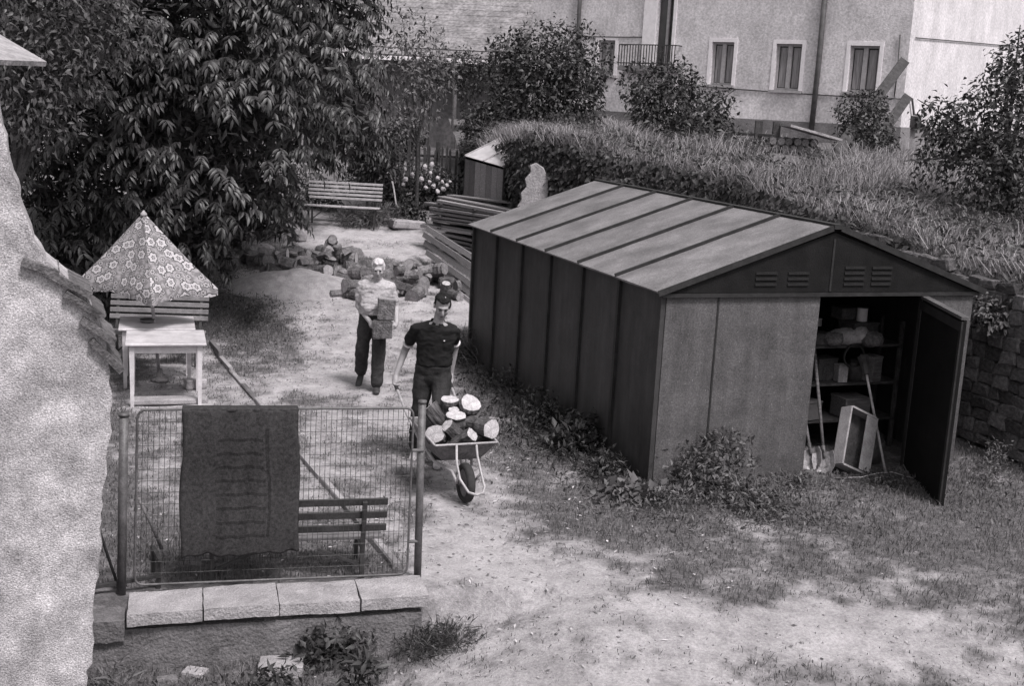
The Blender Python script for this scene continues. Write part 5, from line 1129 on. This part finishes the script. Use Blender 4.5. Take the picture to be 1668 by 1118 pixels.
# older man carrying a stacked block of wood
OM = np.array(at(605, 634, 0)); OM[2] = float(gh(OM[0], OM[1]))
old, _ = person(OM, 'white haired man in pale short sleeved shirt carrying a wooden block', dict(
    hip=(.0, .0, .91), chest=(.02, .01, 1.22), neck=(.035, -.02, 1.43), head=(.05, -.075, 1.575), pitch=R(14), yaw=R(6),
    shR=(-.17, 0, 1.345), elR=(-.205, .03, 1.07), wrR=(-.015, -.20, .905), hdR=(.35, -.7, -.35), hpR=(1, .2, .0), htR=(0, -.3, 1),
    shL=(.215, .0, 1.345), elL=(.285, .02, 1.08), wrL=(.315, -.19, .90), hdL=(-.3, -.8, -.3), hpL=(-1, .2, 0), htL=(0, -.3, 1), curl=.55,
    hp_R=(-.085, 0, .88), knR=(-.14, .02, .50), anR=(-.17, .24, .15), toeR=(-.1, -.8, -.55), hp_L=(.085, 0, .88), knL=(.09, -.13, .49), anL=(.085, -.16, .085), toeL=(.12, -1, 0)),
    1.0, dict(skin=skin_m, shirt=shirt_l, trousers=trou_m, shoe=shoe_m, hairm=hair_w, belly=.05, w=1.08, sleeve=.62, wr=.011,
    hair=[((0, .032, .05), (.079, .088, .082)), ((-.055, .02, .02), (.030, .06, .06)), ((.055, .02, .02), (.030, .06, .06)), ((0, -.02, .095), (.06, .06, .034))]))
for k, (x0, z0, w_, h_, y_, lb_, ry) in enumerate([(.155, .735, .235, .225, -.335, 'lower wooden block held in both hands by the older man', -.02), (.19, .966, .215, .27, -.32, 'taller wooden block resting on the lower one against the pale shirt', .03)]):
    o = MB().box((0, 0, h_/2), (w_, .20, h_)).mesh('wood_block', .012, jitter=.006); o = link('wood_block', o, bark_old); o.location = Vector(OM)+Vector((x0, y_, z0)); o.rotation_euler = (R(-4), ry, R(8)); tag(o, lb_, 'wood block', 'wood blocks carried by the older man')
    c_ = MB().box((0, 0, h_+.001), (w_*.93, .185, .006)).build('cut_face', cut_old, o)
# man in the black polo shirt pushing the barrow
MM = np.array(at(699, 750, 0)); MM[2] = float(gh(MM[0], MM[1]))
gR, gL = bl(-.301, 1.50, .815)-MM, bl(.301, 1.50, .815)-MM
def wrist(g, sx): return g+np.array([sx*.0, .035, .075])
wR, wL = wrist(gR, -1), wrist(gL, 1)
sR, sL_ = np.array((-.190, -.02, 1.42)), np.array((.208, .0, 1.425))
def elbow(s_, w__, out, L1=.325, L2=.295):
    d = w__-s_; D = np.linalg.norm(d); D2 = min(D, L1+L2-.004); a = (L1*L1-L2*L2+D2*D2)/(2*D2); h = math.sqrt(max(0, L1*L1-a*a)); o_ = np.asarray(out, float); o_ = unit(o_-unit(d)*np.dot(o_, unit(d))); return s_+unit(d)*a+o_*h
eR, eL_ = elbow(sR, wR, (-.12, 1, 0)), elbow(sL_, wL, (.12, 1, 0))
gdir = unit(bl(0, 1.56, .835)-bl(0, 1.42, .757))
man, msh = person(MM, 'dark haired man in black polo shirt pushing the wheelbarrow of logs', dict(
    hip=(0.0, .03, .96), chest=(.02, -.0, 1.29), neck=(.035, -.05, 1.515), head=(.08, -.105, 1.685), pitch=R(26), yaw=R(8), tilt=R(4),
    shR=sR, elR=eR, wrR=wR, hdR=(gR-wR)+[0, -.02, -.05], hpR=-gdir*.2+np.array([.4, -.9, 0]), htR=(1, 0, 0), shL=sL_, elL=eL_, wrL=wL, hdL=(gL-wL)+[0, -.02, -.05], hpL=-gdir*.2+np.array([-.4, -.9, 0]), htL=(-1, 0, 0), curl=.95,
    hp_R=(-.09, .03, .93), knR=(-.125, .04, .51), anR=(-.165, .16, .10), toeR=(-.05, -.95, -.2), hp_L=(.09, .02, .93), knL=(.11, -.19, .55), anL=(.10, -.13, .09), toeL=(.0, -1, 0)),
    1.02, dict(skin=skin_d, shirt=polo_m, trousers=trou_g, shoe=shoe_l, hairm=hair_d, belly=.0, w=1.05, sleeve=.55, cuff=trim_w, wr=.009,
    hair=[((0, .034, .050), (.083, .086, .084)), ((-.02, -.026, .100), (.052, .046, .028)), ((.028, -.036, .094), (.036, .040, .026)), ((-.005, -.055, .088), (.03, .03, .02)), ((-.060, .024, .012), (.025, .046, .052)), ((.060, .024, .012), (.025, .046, .052))]))
MB().ball((.115, -.135, 1.33), (.010, .005, .006), 8, 6).build('chest_emblem', trim_w, msh)

# ================================================================== vegetation
# --- the big tree: lumpy crown of drooping sprays over a dark inside
TB = np.array([-6.0, 21.0, 0]); TB[2] = float(gh(TB[0], TB[1]))
tree = empty('broadleaf_tree', TB, 0, 'huge dark tree with long drooping leaves over the yard and parasol', 'tree')
lobes = []
def TL(px_, py_, Y, r): P = atY(px_, py_, Y); lobes.append((*P, r, r*.9, r*.9))
for q in [(515, 60, 20, 1.0), (530, 195, 19.6, .95), (450, 120, 18.6, 1.5), (330, 40, 18.4, 1.6), (200, 60, 18.2, 1.6), (90, 150, 18.6, 1.5), (440, 285, 19, 1.0), (350, 230, 17.9, 1.5), (230, 200, 17.9, 1.4), (110, 300, 18.2, 1.4),
          (400, 370, 18.6, .95), (300, 340, 18.4, 1.1), (190, 370, 18.6, 1.2), (60, 420, 18.6, 1.2), (20, 40, 18.6, 1.6), (420, -60, 19, 1.8), (200, -100, 19, 2.0), (520, -60, 20.5, 1.1), (-120, 200, 19, 2.), (-60, -60, 20, 2.2), (455, 375, 19.3, .42), (425, 400, 18.9, .42), (330, 405, 18.7, .6)]: TL(*q)
for q in [(-8.5, 22.5, 4.5, 2.4, 2.4, 2.4), (-5.5, 23.5, 4.6, 2.2, 2.2, 2.4), (-4.6, 22.2, 3.6, 1.3, 1.5, 1.6), (-6.8, 21.5, 6.6, 2.6, 2.4, 1.9), (-7.2, 21, 2.3, 1.6, 1.6, 1.6), (-5.2, 21, 2.2, 1.4, 1.5, 1.3)]: lobes.append(q)
LB = np.array(lobes); ar = (LB[:, 3]**2); ns_ = 17000; k = rng.choice(len(LB), ns_, p=ar/ar.sum()); u = rdir(ns_); u[:, 2] = np.where(u[:, 2] < -.6, -u[:, 2], u[:, 2]); P = LB[k, :3]+u*LB[k, 3:]*(1+rng.normal(size=(ns_, 1))*.06)
ins = np.zeros(ns_, bool)
for j in range(len(LB)): ins |= ((((P-LB[j, :3])/LB[j, 3:])**2).sum(1) < .62)
keep = ~ins; P, u = P[keep], u[keep]
pp = pix(P); kp = ~(((pp[:, 0] > 478) & (pp[:, 1] > 268)) | ((pp[:, 0] > 405) & (pp[:, 1] > 362)) | ((pp[:, 0] > 360) & (pp[:, 1] > 392)) | (pp[:, 0] > 612)); P, u = P[kp], u[kp]
dens = fbm(P[:, 0]*.9+P[:, 1]*.7, P[:, 2]*1.1+P[:, 1]*.4); kp = dens+rng.random(len(P))*.25 > .50; P, u = P[kp], u[kp]
keep = P[:, 2] > gh(P[:, 0], P[:, 1])+.15; P, u = P[keep], u[keep]
def spray(P, u, nl=11, L=.138, W=.062):
    n = len(P); r_ = u*.8+rdir(n)*.55; r_[:, 2] = r_[:, 2]*.3+.15; r_ = nrmz(r_); sd = nrmz(np.cross(r_, np.array([0, 0, 1.]))); SL = .30*(.6+.8*rng.random(n)); pos = []; dr = []; nr = []; ll = []
    for i in range(nl):
        q = (i//2+1)/((nl+1)//2) if i < nl-1 else 1.05; s_ = 0 if i == nl-1 else (1 if i % 2 else -1); b0 = P+r_*(SL*q)[:, None]-np.array([0, 0, 1.])*(SL*.55*q*q)[:, None]; d = r_*(.55)+sd*s_*.75-np.array([0, 0, 1.])*(.25+.75*q)+rng.normal(size=(n, 3))*.16
        pos.append(b0); dr.append(d); nn = np.tile(np.array([0, 0, 1.]), (n, 1))+r_*.55+rng.normal(size=(n, 3))*.15; nr.append(nn); ll.append(L*(.75+.5*rng.random(n)))
    pos, dr, nr, ll = map(np.concatenate, (pos, dr, nr, ll)); return pos, dr, nr, ll
# the three hundred sprays that show largest are parts of their own, the rest one mass
cd = np.linalg.norm(P-CP, axis=1); face_ = ((CP-P)/cd[:, None]*u).sum(1); px2 = pix(P); vis = (px2[:, 0] > 15) & (px2[:, 0] < 640) & (px2[:, 1] > -10) & (px2[:, 1] < 450) & (face_ > .35)
cand = np.where(vis)[0]; own = rng.choice(cand, min(300, len(cand)), replace=False); rest = np.setdiff1d(np.arange(len(P)), own)
pos, dr_, nr_, ll = spray(P[rest], u[rest]); me = fine_leaves('crown', pos-TB, dr_, nr_, ll, ll*.29, .34); cr_ = link('crown', me, leaf_tree, tree); cr_['kind'] = 'stuff'
sv = []
for i in range(8):
    uu_ = np.array([[math.sin(i*.12-.4), -1., .1]]); a, b_, c, d = spray(np.zeros((1, 3)), uu_, 11, .148); me = fine_leaves('leaf_spray', a, b_, c, d, d*.29, .34); me.materials.append(leaf_tree); sv.append(me)
for i in own: o = link('leaf_spray', random.choice(sv), None, tree); o.location = P[i]-TB; o.rotation_euler = (random.uniform(-.2, .2), random.uniform(-.2, .2), math.atan2(u[i][1], u[i][0])+math.pi/2); s_ = random.uniform(.85, 1.15); o.scale = (s_, s_, s_)
nI = 32000; k = rng.choice(len(LB), nI, p=ar/ar.sum()); pI = LB[k, :3]+rdir(nI)*LB[k, 3:]*(.25+.6*rng.random((nI, 1))); pI = pI[pI[:, 2] > gh(pI[:, 0], pI[:, 1])+.1]; pp = pix(pI); pI = pI[~(((pp[:, 0] > 480) & (pp[:, 1] > 280)) | ((pp[:, 0] > 400) & (pp[:, 1] > 385)) | (pp[:, 0] > 610))]; nI = len(pI)
inn = link('foliage', leaves('inner_foliage', pI-TB, rdir(nI)-[0, 0, .4], rdir(nI), .19*(.7+.6*rng.random(nI)), np.full(nI, .06), .3), leaf_tree, tree); inn['kind'] = 'stuff'
mb = MB(); mb.tube([(0, 0, -.1), (.05, .05, 1.2), (-.1, .1, 2.4), (-.2, .1, 4.2)], [.26, .21, .18, .1], 10)
for j in range(0, len(LB), 2): e_ = LB[j, :3]-TB; mb.tube([(-.05, .07, 1.6+.04*j), e_*.5+[0, 0, .5], e_], [.10, .06, .015], 6)
mb.build('trunk', wood_limb, tree, 0, True)
# --- other trees and shrubs
def lob(px_, py_, Y, r, sy=1): P = atY(px_, py_, Y); return (*P, r, r, r*sy)
def gb(px_, Y, zb=None):
    P = atY(px_, 300, Y); z = float(gh(P[0], P[1])) if zb is None else zb; return (P[0], P[1], z)
plant('garden_tree', gb(680, 27), [lob(640, 120, 27, .75), lob(700, 110, 27.2, .6), lob(660, 70, 27.3, .7), lob(640, 200, 26.6, .5), lob(690, 165, 26.8, .45), lob(715, 120, 27.2, .4)], 2300, .12, .05, leaf_pale2, 'loose light tree with a forked dark stem right of the big tree', 'tree', None, .04)
plant('garden_tree', gb(890, 29, 2.4), [lob(890, 95, 29, .85), lob(940, 100, 29, .75), lob(935, 140, 29.2, .65), lob(850, 130, 29, .8), lob(900, 160, 28.7, 1.0), lob(845, 180, 28.6, .6), lob(945, 180, 28.8, .5), lob(830, 90, 29.4, .5)], 8200, .12, .06, leaf_dark, 'round dense dark tree in front of the left drainpipe', 'tree', None, .09)
plant('bank_shrub', (*atY(1085, 250, 26)[:2], 2.7), [lob(1050, 140, 26.3, .5), lob(1085, 155, 26, .6), lob(1070, 185, 25.8, .55), lob(1120, 200, 25.6, .6), lob(1140, 235, 25.2, .65), lob(1170, 245, 25, .55), lob(1105, 130, 26.2, .35), lob(1130, 150, 26.2, .28), lob(1175, 165, 26.2, .28), lob(1160, 195, 25.8, .35)], 6000, .11, .055, leaf_dark, 'ragged dark shrub on the bank below the balcony', 'shrub', None, .05)
for (x0, y0, x1, y1) in ():
    pass
plant('bank_tree', (*atY(1640, 400, 19.5)[:2], 2.3), [lob(1610, 215, 19.5, .65), lob(1650, 260, 19.2, .7), lob(1560, 205, 19.8, .42), lob(1530, 190, 20, .3), lob(1640, 150, 19.8, .45), lob(1655, 100, 20, .32), lob(1600, 290, 19, .55), lob(1535, 235, 19.6, .35), lob(1700, 200, 19.5, .9), lob(1720, 320, 19, .9), lob(1660, 330, 18.8, .5), lob(1515, 265, 19.4, .25), lob(1690, 110, 20, .6)], 9000, .095, .05, leaf_dark, 'dark leafy tree hanging in at the end of the bank', 'tree', None, .08)
plant('bank_shrub', (*atY(1405, 275, 28.3)[:2], 2.9), [lob(1400, 185, 28.8, .5), lob(1415, 215, 28.5, .55), lob(1395, 245, 28.2, .5), lob(1425, 170, 29, .28), lob(1440, 235, 28.4, .3)], 3400, .10, .05, leaf_dark, 'upright dark shrub between woodpile and leaning board', 'shrub', None, .04)
plant('porch_tree', (*atY(-60, 300, 15.2)[:2], 0), [lob(40, 40, 15.2, .65), lob(110, 30, 15.4, .6), lob(20, 130, 15, .6), lob(110, 110, 15.4, .5), lob(190, 40, 15.8, .5), lob(60, 180, 15.2, .45), lob(-60, 80, 15, .8), lob(80, -50, 15.4, .8)], 8000, .10, .038, leaf_mid, 'finer leaved lighter tree beside the porch roof corner', 'tree', None, .08)
und = 0
for (x, y, Y, r, nm) in [(612, 262, 27.2, .5, 'dark shrub behind the far bench'), (800, 240, 27.5, .4, 'dark shrub at the shed end of the picket fence'), (600, 235, 27, .6, 'shrub at the crown edge above the far bench'), (655, 215, 31, .5, 'low bush in the middle of the garden'), (790, 200, 28.6, .5, 'low bush left of the round dark tree'), (760, 115, 38, .7, 'far bush before the dark barn wall'), (820, 120, 38, .7, 'far bush at the barn corner'), (700, 120, 38, .6, 'far bush under the barn eaves'), (800, 280, 24.8, .35, 'small shrub against the cold frame planks')]:
    b0 = atY(x, y, Y); g_ = float(gh(b0[0], b0[1])); c = (b0[0], b0[1], min(g_, b0[2]-r*.8)); plant('garden_shrub', c, [(b0[0]-r*.4, b0[1], b0[2], r*.7, r*.7, r*.7), (b0[0]+r*.4, b0[1]-.1, b0[2]-.1, r*.7, r*.7, r*.65), (b0[0], b0[1], b0[2]+r*.4, r*.6, r*.6, r*.5), (b0[0], b0[1]-.1, b0[2]-r*.6, r*.8, r*.7, r*.6)], 1700, .11, .055, leaf_dark if und % 3 else leaf_mid, nm, 'shrub', 'shrubs in the kitchen garden', .03); und += 1
for (x, y, r, nm) in [(505, 318, .5, 'shrub at the left end of the far bench under the tree'), (585, 300, .45, 'shrub directly behind the far bench'), (628, 318, .35, 'small shrub behind the leaning stake'), (660, 345, .3, 'leafy clump by the stone slab'), (700, 318, .35, 'shrub between the flowers and the plank stack')]:
    b0 = ground_hit(x, y+28, 25); b0 = b0+[0, .5, 0]; plant('garden_shrub', b0, [(b0[0]-r*.5, b0[1], b0[2]+r*.7, r*.7, r*.6, r*.8), (b0[0]+r*.5, b0[1], b0[2]+r*.6, r*.7, r*.6, r*.7), (b0[0], b0[1]+.1, b0[2]+r*1.1, r*.6, r*.6, r*.6)], 1100, .10, .045, leaf_dark, nm, 'shrub', 'shrubs in the kitchen garden', .02)
# white flowers
fb_ = ground_hit(690, 335, 25); fp = plant('flower_bush', fb_, [lob(660, 292, fb_[1], .45), lob(705, 298, fb_[1], .45), lob(640, 305, fb_[1], .3), lob(728, 305, fb_[1]-.2, .3), lob(690, 320, fb_[1]-.2, .4)], 2200, .09, .045, leaf_dark, 'bush covered in white blossoms before the picket fence', 'bush', None, .02)
bm_ = MB().ball((0, 0, 0), (.055, .055, .045), 7, 5).mesh('blossom', jitter=.010); bm_.materials.append(petal_m)
for (x, y) in [(640, 270), (652, 268), (646, 288), (661, 276), (690, 272), (705, 268), (688, 292), (699, 296), (712, 290), (708, 303), (720, 296), (728, 302), (714, 312), (656, 300), (640, 298), (672, 284), (735, 296), (694, 306), (662, 292), (703, 282), (722, 308), (634, 284)]:
    o = link('blossom', bm_, None, fp); o.location = atY(x+random.uniform(-2, 2), y, fb_[1]-.5)-np.array(fb_); s_ = random.uniform(.7, 1.25); o.scale = (s_, s_, s_); o.rotation_euler = (random.random()*3, 0, random.random()*6)
# ivy on the cut face of the bank
n = 15000; s = (rng.random(n)**1.5*.62+.07)*(NS-1); i0 = np.floor(s).astype(int).clip(0, NS-2); f = (s-i0)[:, None]; q = Fp[i0]*(1-f)+Fp[i0+1]*f; zz = rng.random(n)**.75; q[:, 2] = q[:, 2]*zz+.12
nr = np.stack([-(Fp[i0+1]-Fp[i0])[:, 1]*-1, -(Fp[i0+1]-Fp[i0])[:, 0]*1, 0*s], -1); nr = nrmz(nr); nr = np.where((nr[:, 1:2] > .3) , -nr, nr); q = q+nr*(.05+.25*rng.random((n, 1))*fbm(s*.9, zz*4)[:, None])
tag(link('ivy', leaves('ivy', q, nr*.5+rdir(n)*.6-[0, 0, .7], nr+[0, 0, .5]+rdir(n)*.3, .10*(.6+.8*rng.random(n)), .09*(.6+.8*rng.random(n))), leaf_ivy), 'dark ivy mat hanging over the cut face of the bank', 'ivy', None, 'stuff')
# tall dry grass on the bank
p = bank_pts(92000, .75); px3 = pix(p); wp_ = (px3[:, 0] > 1225) & (px3[:, 0] < 1385) & (px3[:, 1] > 215) & (px3[:, 1] < 285); p = p[(px3[:, 0] > 780) & (px3[:, 0] < 2100) & (~wp_ | (rng.random(len(p)) < .12))]; n = len(p)
tag(link('tall_grass', blades('tall_grass', p-[0, 0, .03], (.15+.55*rng.random(n))*(.25+1.9*fbm(p[:, 0]*.9, p[:, 1]*.6)**1.6), np.full(n, .013), 1.5), grass_dry), 'tall pale dry grass covering the bank', 'grass', None, 'stuff')
p = bank_pts(9000, .22); n = len(p); tag(link('weeds', leaves('bank_weeds', p+np.array([0, 0, 1.])*(.28*rng.random((n, 1))), rdir(n)+[0, 0, .3], rdir(n)+[0, 0, .8], .10*(.6+.8*rng.random(n)), np.full(n, .05)), leaf_ivy), 'dark leafy weeds along the edge of the bank', 'weeds', None, 'stuff')
# grass and weeds hanging over the cut face further right
n = 17000; s = (.36+.64*rng.random(n))*(NS-1); i0 = np.floor(s).astype(int).clip(0, NS-2); f = (s-i0)[:, None]; q = Fp[i0]*(1-f)+Fp[i0+1]*f; q[:, 2] = q[:, 2]*(1-.6*rng.random(n)**1.3)+.10-.25*rng.random(n)**2; nr = np.stack([(Fp[i0+1]-Fp[i0])[:, 1], -(Fp[i0+1]-Fp[i0])[:, 0], 0*s], -1); nr = nrmz(nr); nr = np.where(nr[:, 1:2] > .3, -nr, nr); q = q+nr*.06
kk = ((s/(NS-1) < .60) | (q[:, 2] > 1.7)) & (fbm(s*.55, q[:, 2]*3) > .34+.25*rng.random(n)); q = q+rng.normal(size=(n, 3))*[.07, .07, .05]; q, nr = q[kk], nr[kk]; n = len(q)
tag(link('hanging_grass', leaves('hanging_grass', q, nr*.25+rdir(n)*.8+[0, 0, .45], nr*.3+rdir(n)*.6+[0, 0, .6], .13*(.4+rng.random(n)), .012+.03*rng.random(n)**2, .4), leaf_mid), 'matted dry grass hanging over the edge of the bank', 'grass', None, 'stuff')
for k, (px_, py_, Y_, r_, h_, lb_) in enumerate([(960, 225, 24.5, .5, .4, 'weed clump on the bank beside the round dark tree'), (1010, 260, 23.5, .45, .3, 'weed clump above the ivy behind the shed ridge'), (1230, 300, 22.5, .5, .3, 'weed clump at the middle of the bank behind the ridge end'), (1300, 340, 20.5, .55, .3, 'weed clump nearest the shed gable on the bank'), (1450, 330, 19.5, .6, .35, 'weed clump on the bank left of the end tree'), (1480, 400, 17.2, .45, .25, 'dark weed clump above the right roof slope'), (1220, 250, 25.5, .5, .35, 'weed clump in front of the covered woodpile'), (1330, 275, 24, .4, .3, 'low weed clump below the leaning board'), (905, 205, 26.5, .5, .45, 'tall weed clump at the left end of the bank'), (1560, 390, 17, .6, .35, 'weed clump under the tree at the bank end'), (1390, 300, 22.5, .4, .25, 'small weed clump in the middle of the dry grass')]):
    P_ = atY(px_, py_, Y_); j_ = np.argmin(((BK.reshape(-1, 3)[:, :2]-P_[:2])**2).sum(1)); z_ = BK.reshape(-1, 3)[j_, 2]; plant('weed_clump', (P_[0], P_[1], z_), [(P_[0]+a*r_*.6, P_[1]+b_*r_*.6, z_+h_*q_, r_*.5, r_*.5, h_*.6) for a, b_, q_ in ((0, 0, .7), (.8, .2, .4), (-.7, -.2, .5), (.2, .8, .45))], 650, .10, .03, leaf_mid if k % 2 else leaf_weed, lb_, 'weed', 'weed clumps on the bank', .01, .5, -.25, .3, 'leaves')
# yard grass
n = 260000; x = rng.random(n)*13.5-6.2; y = 7.0+rng.random(n)**1.25*18; d = soft_dirt(x, y)
c_, s_ = math.cos(YAW), math.sin(YAW); lx = (x-OS[0])*c_+(y-OS[1])*s_; ly = -(x-OS[0])*s_+(y-OS[1])*c_; inshed = (lx > -.0) & (lx < Ws) & (ly > -.02) & (ly < Ls)
onl = (np.abs((x-GL[0])*gd[1]-(y-GL[1])*gd[0]-.12) < .26) & (x < -.5)
k = (rng.random(n) > np.clip(d*1.05, 0, .965)) & ~inshed & ~onl & (y < 25); x, y, d = x[k], y[k], d[k]; hgt = (.02+.055*rng.random(len(x)))*(1.2-d*.8)*(.5+1.1*fbm(x*1.7, y*1.7))
tag(link('yard_grass', blades('yard_grass', np.stack([x, y, gh(x, y)-.005], -1), hgt, np.full(len(x), .007), 1.0), grass_short), 'short uneven grass growing over the yard', 'grass', None, 'stuff')
n = 5200; x = rng.random(n)*11-5; y = 7.1+rng.random(n)**1.4*14; kk = (rng.random(n) < soft_dirt(x, y)*.9+.1) & ~((np.abs((x-GL[0])*gd[1]-(y-GL[1])*gd[0]-.12) < .26) & (x < -.5)); x, y = x[kk], y[kk]; n = len(x)
lx = (x-OS[0])*c_+(y-OS[1])*s_; ly = -(x-OS[0])*s_+(y-OS[1])*c_; kk = ~((lx > -.05) & (lx < Ws+.1) & (ly > -.02) & (ly < Ls)); x, y = x[kk], y[kk]; n = len(x)
sz = .006+.016*rng.random(n)**3; base_ = np.stack([x, y, gh(x, y)], -1); oct_ = np.array([[1, 0, 0], [0, 1, 0], [-1, 0, 0], [0, -1, 0], [0, 0, .75], [0, 0, -.5]]); V = base_[:, None]+oct_[None]*sz[:, None, None]*(.6+.7*rng.random((n, 6, 1)))
F = np.array([[0, 1, 4], [1, 2, 4], [2, 3, 4], [3, 0, 4], [1, 0, 5], [2, 1, 5], [3, 2, 5], [0, 3, 5]])[None]+6*np.arange(n)[:, None, None]
tag(link('loose_gravel', tri_mesh('loose_gravel', V, F), leafmat('gravel_grey', .10, .40, .9, .1, 0)), 'loose small stones scattered over the bare yard', 'gravel', None, 'stuff')
n = 2600; x = np.concatenate([rng.normal(-2.6, 1.5, n//2), rng.normal(-.5, 2.2, n//2)]); y = np.concatenate([rng.normal(18.6, 2, n//2), rng.normal(11, 2.5, n//2)]); kk = (y > 7.2); x, y = x[kk], y[kk]; lx = (x-OS[0])*c_+(y-OS[1])*s_; kk = lx < -.05; x, y = x[kk], y[kk]; n = len(x)
a_ = rng.random(n)*6.283; tag(link('wood_chips', leaves('wood_chips', np.stack([x, y, gh(x, y)+.012], -1), np.stack([np.cos(a_), np.sin(a_), 0*a_], -1)+rng.normal(size=(n, 3))*.12, np.tile([[0, 0, 1.]], (n, 1))+rng.normal(size=(n, 3))*.25, .025+.05*rng.random(n), .010+.014*rng.random(n), .05), leafmat('chip_tone', .05, .5, .9, .1, 0)), 'wood chips and dry leaves strewn over the yard', 'litter', None, 'stuff')
# weeds along the shed, at the yard edge, below the ledge and on the bank side of the shed
def weeds(name, cs_, L, Wd, m, label, up=.6, hh=.2):
    P_ = []
    for (px_, py_, rx, ry, n_, h_) in cs_:
        a = rng.random(n_)*6.283; r_ = np.minimum(np.abs(rng.normal(size=n_))*.55, 1.35); X = px_+rx*r_*np.cos(a); Yp = py_+ry*r_*np.sin(a); d_ = _fw[None]+CR[None]*((X-834)/FPX)[:, None]+CU[None]*((559-Yp)/FPX)[:, None]; q_ = CP+d_*((0-CAMZ)/d_[:, 2])[:, None]; q_[:, 2] = gh(q_[:, 0], q_[:, 1]); q_[:, 2] += h_*rng.random(n_)*np.clip(1-r_**2, .1, 1)*(.4+1.2*fbm(q_[:, 0]*3, q_[:, 1]*3)); P_.append(q_)
    P_ = np.concatenate(P_); lx = (P_[:, 0]-OS[0])*c_+(P_[:, 1]-OS[1])*s_; ly = -(P_[:, 0]-OS[0])*s_+(P_[:, 1]-OS[1])*c_; P_ = P_[~((lx > -.03) & (lx < Ws) & (ly > -.05) & (ly < Ls))]
    n_ = len(P_); return tag(link(name, leaves(name, P_, rdir(n_)+[0, 0, up], rdir(n_)*.7+[0, 0, .8], L*(.5+rng.random(n_)), Wd*(.5+rng.random(n_)), .3), m), label, 'weeds', None, 'stuff')
weeds('weeds', [(850, 640, 90, 40, 1500, .3), (890, 690, 105, 50, 2100, .34), (940, 730, 90, 45, 1400, .3), (800, 610, 50, 30, 500, .2), (985, 775, 70, 35, 800, .25), (900, 700, 160, 80, 700, .1)], .065, .026, leaf_dark, 'dark straggling weeds along the long side of the shed')
weeds('weeds', [(1150, 815, 190, 40, 1700, .16), (1300, 790, 180, 40, 1000, .10), (1080, 830, 120, 45, 1000, .18), (1250, 850, 200, 40, 500, .08), (1440, 790, 160, 30, 700, .06), (1620, 780, 80, 80, 1000, .3), (1330, 850, 260, 60, 500, .05)], .05, .018, leaf_weed, 'low weeds along the foot of the shed front')
weeds('weeds', [(405, 545, 105, 55, 5200, .07), (370, 500, 60, 25, 1600, .09)], .045, .011, leaf_dark, 'dark patch of low growth beside the parasol')
weeds('weeds', [(300, 1080, 160, 50, 1300, .16), (600, 1085, 150, 40, 700, .10)], .07, .03, leaf_weed, 'thin weeds and litter at the foot of the ledge')
def yplant(name, px_, py_, hgt_, rad_, n_, L, W, m, label, cat='weed', group=None):
    if py_ < 450: p_ = ground_hit(px_, py_, 22)
    else:
        p_ = at(px_, py_, 0); p_[2] = float(gh(p_[0], p_[1]))
        for _ in range(6): p_ = at(px_, py_, p_[2]); p_[2] = float(gh(p_[0], p_[1]))
    lb = [(p_[0]+math.cos(a)*rad_*.5, p_[1]+math.sin(a)*rad_*.4, p_[2]+hgt_*q, rad_*.6, rad_*.6, hgt_*.42) for a, q in ((0, .4), (2.1, .55), (4.2, .4), (1, .75), (3.3, .3))]
    return plant(name, p_, lb, n_, L, W, m, label, cat, group, .012, .5, -.1, .3, 'leaves')
yplant('weed_bush', 1160, 800, .50, .42, 1800, .065, .028, leaf_weed, 'bushy dark weed against the grey shed front', 'weed')
yplant('weed_bush', 1235, 830, .18, .35, 800, .06, .024, leaf_weed, 'lower dark weed right of the bushy one at the shed front', 'weed')
yplant('leafy_plant', 1010, 812, .12, .26, 110, .10, .09, leaf_pale, 'broad pale leaved plant by the shed corner', 'plant')
yplant('leafy_plant', 1075, 815, .12, .26, 110, .10, .09, leaf_pale, 'second broad leaved plant, in front of the bushy weed', 'plant')
yplant('tall_weed', 905, 660, .55, .28, 420, .09, .045, leaf_dark, 'tall weed against the ribbed shed side', 'weed')
yplant('tall_weed', 940, 735, .40, .3, 400, .10, .05, leaf_dark, 'wide weed low against the ribbed shed side', 'weed')
yplant('broad_weed', 435, 1062, .22, .20, 420, .075, .032, leaf_dark, 'dark broad leaved weed against the ledge wall behind the pale block', 'weed')
yplant('broad_weed', 540, 1062, .24, .28, 600, .075, .032, leaf_dark, 'sprawling dark weed in the middle of the ledge wall', 'weed')
yplant('broad_weed', 590, 1050, .34, .12, 220, .09, .03, leaf_dark, 'upright dark weed reaching to the ledge slabs', 'weed')
yplant('grass_tuft', 712, 1056, .14, .30, 1500, .085, .009, leaf_dark, 'dark grassy tuft at the free end of the ledge', 'tuft')
yplant('grass_tuft', 165, 1080, .24, .16, 300, .13, .014, leaf_weed, 'grass tuft between the rough pale wall and the ledge', 'tuft')
yplant('grass_tuft', 752, 590, .35, .25, 500, .2, .014, leaf_weed, 'tall grass tuft at the far corner of the shed', 'tuft')
yplant('grass_tuft', 600, 366, .38, .70, 1800, .20, .016, leaf_weed, 'long grass growing behind and beside the far bench', 'tuft')
q_ = atY(1600, 520, 14.0); plant('wall_bush', q_, [(q_[0], q_[1]-.1, q_[2]+.1, .22, .2, .18), (q_[0]+.15, q_[1]-.1, q_[2], .18, .18, .15)], 700, .07, .05, leaf_pale, 'pale small leaved bush hanging over the stone wall', 'bush', None, .01)
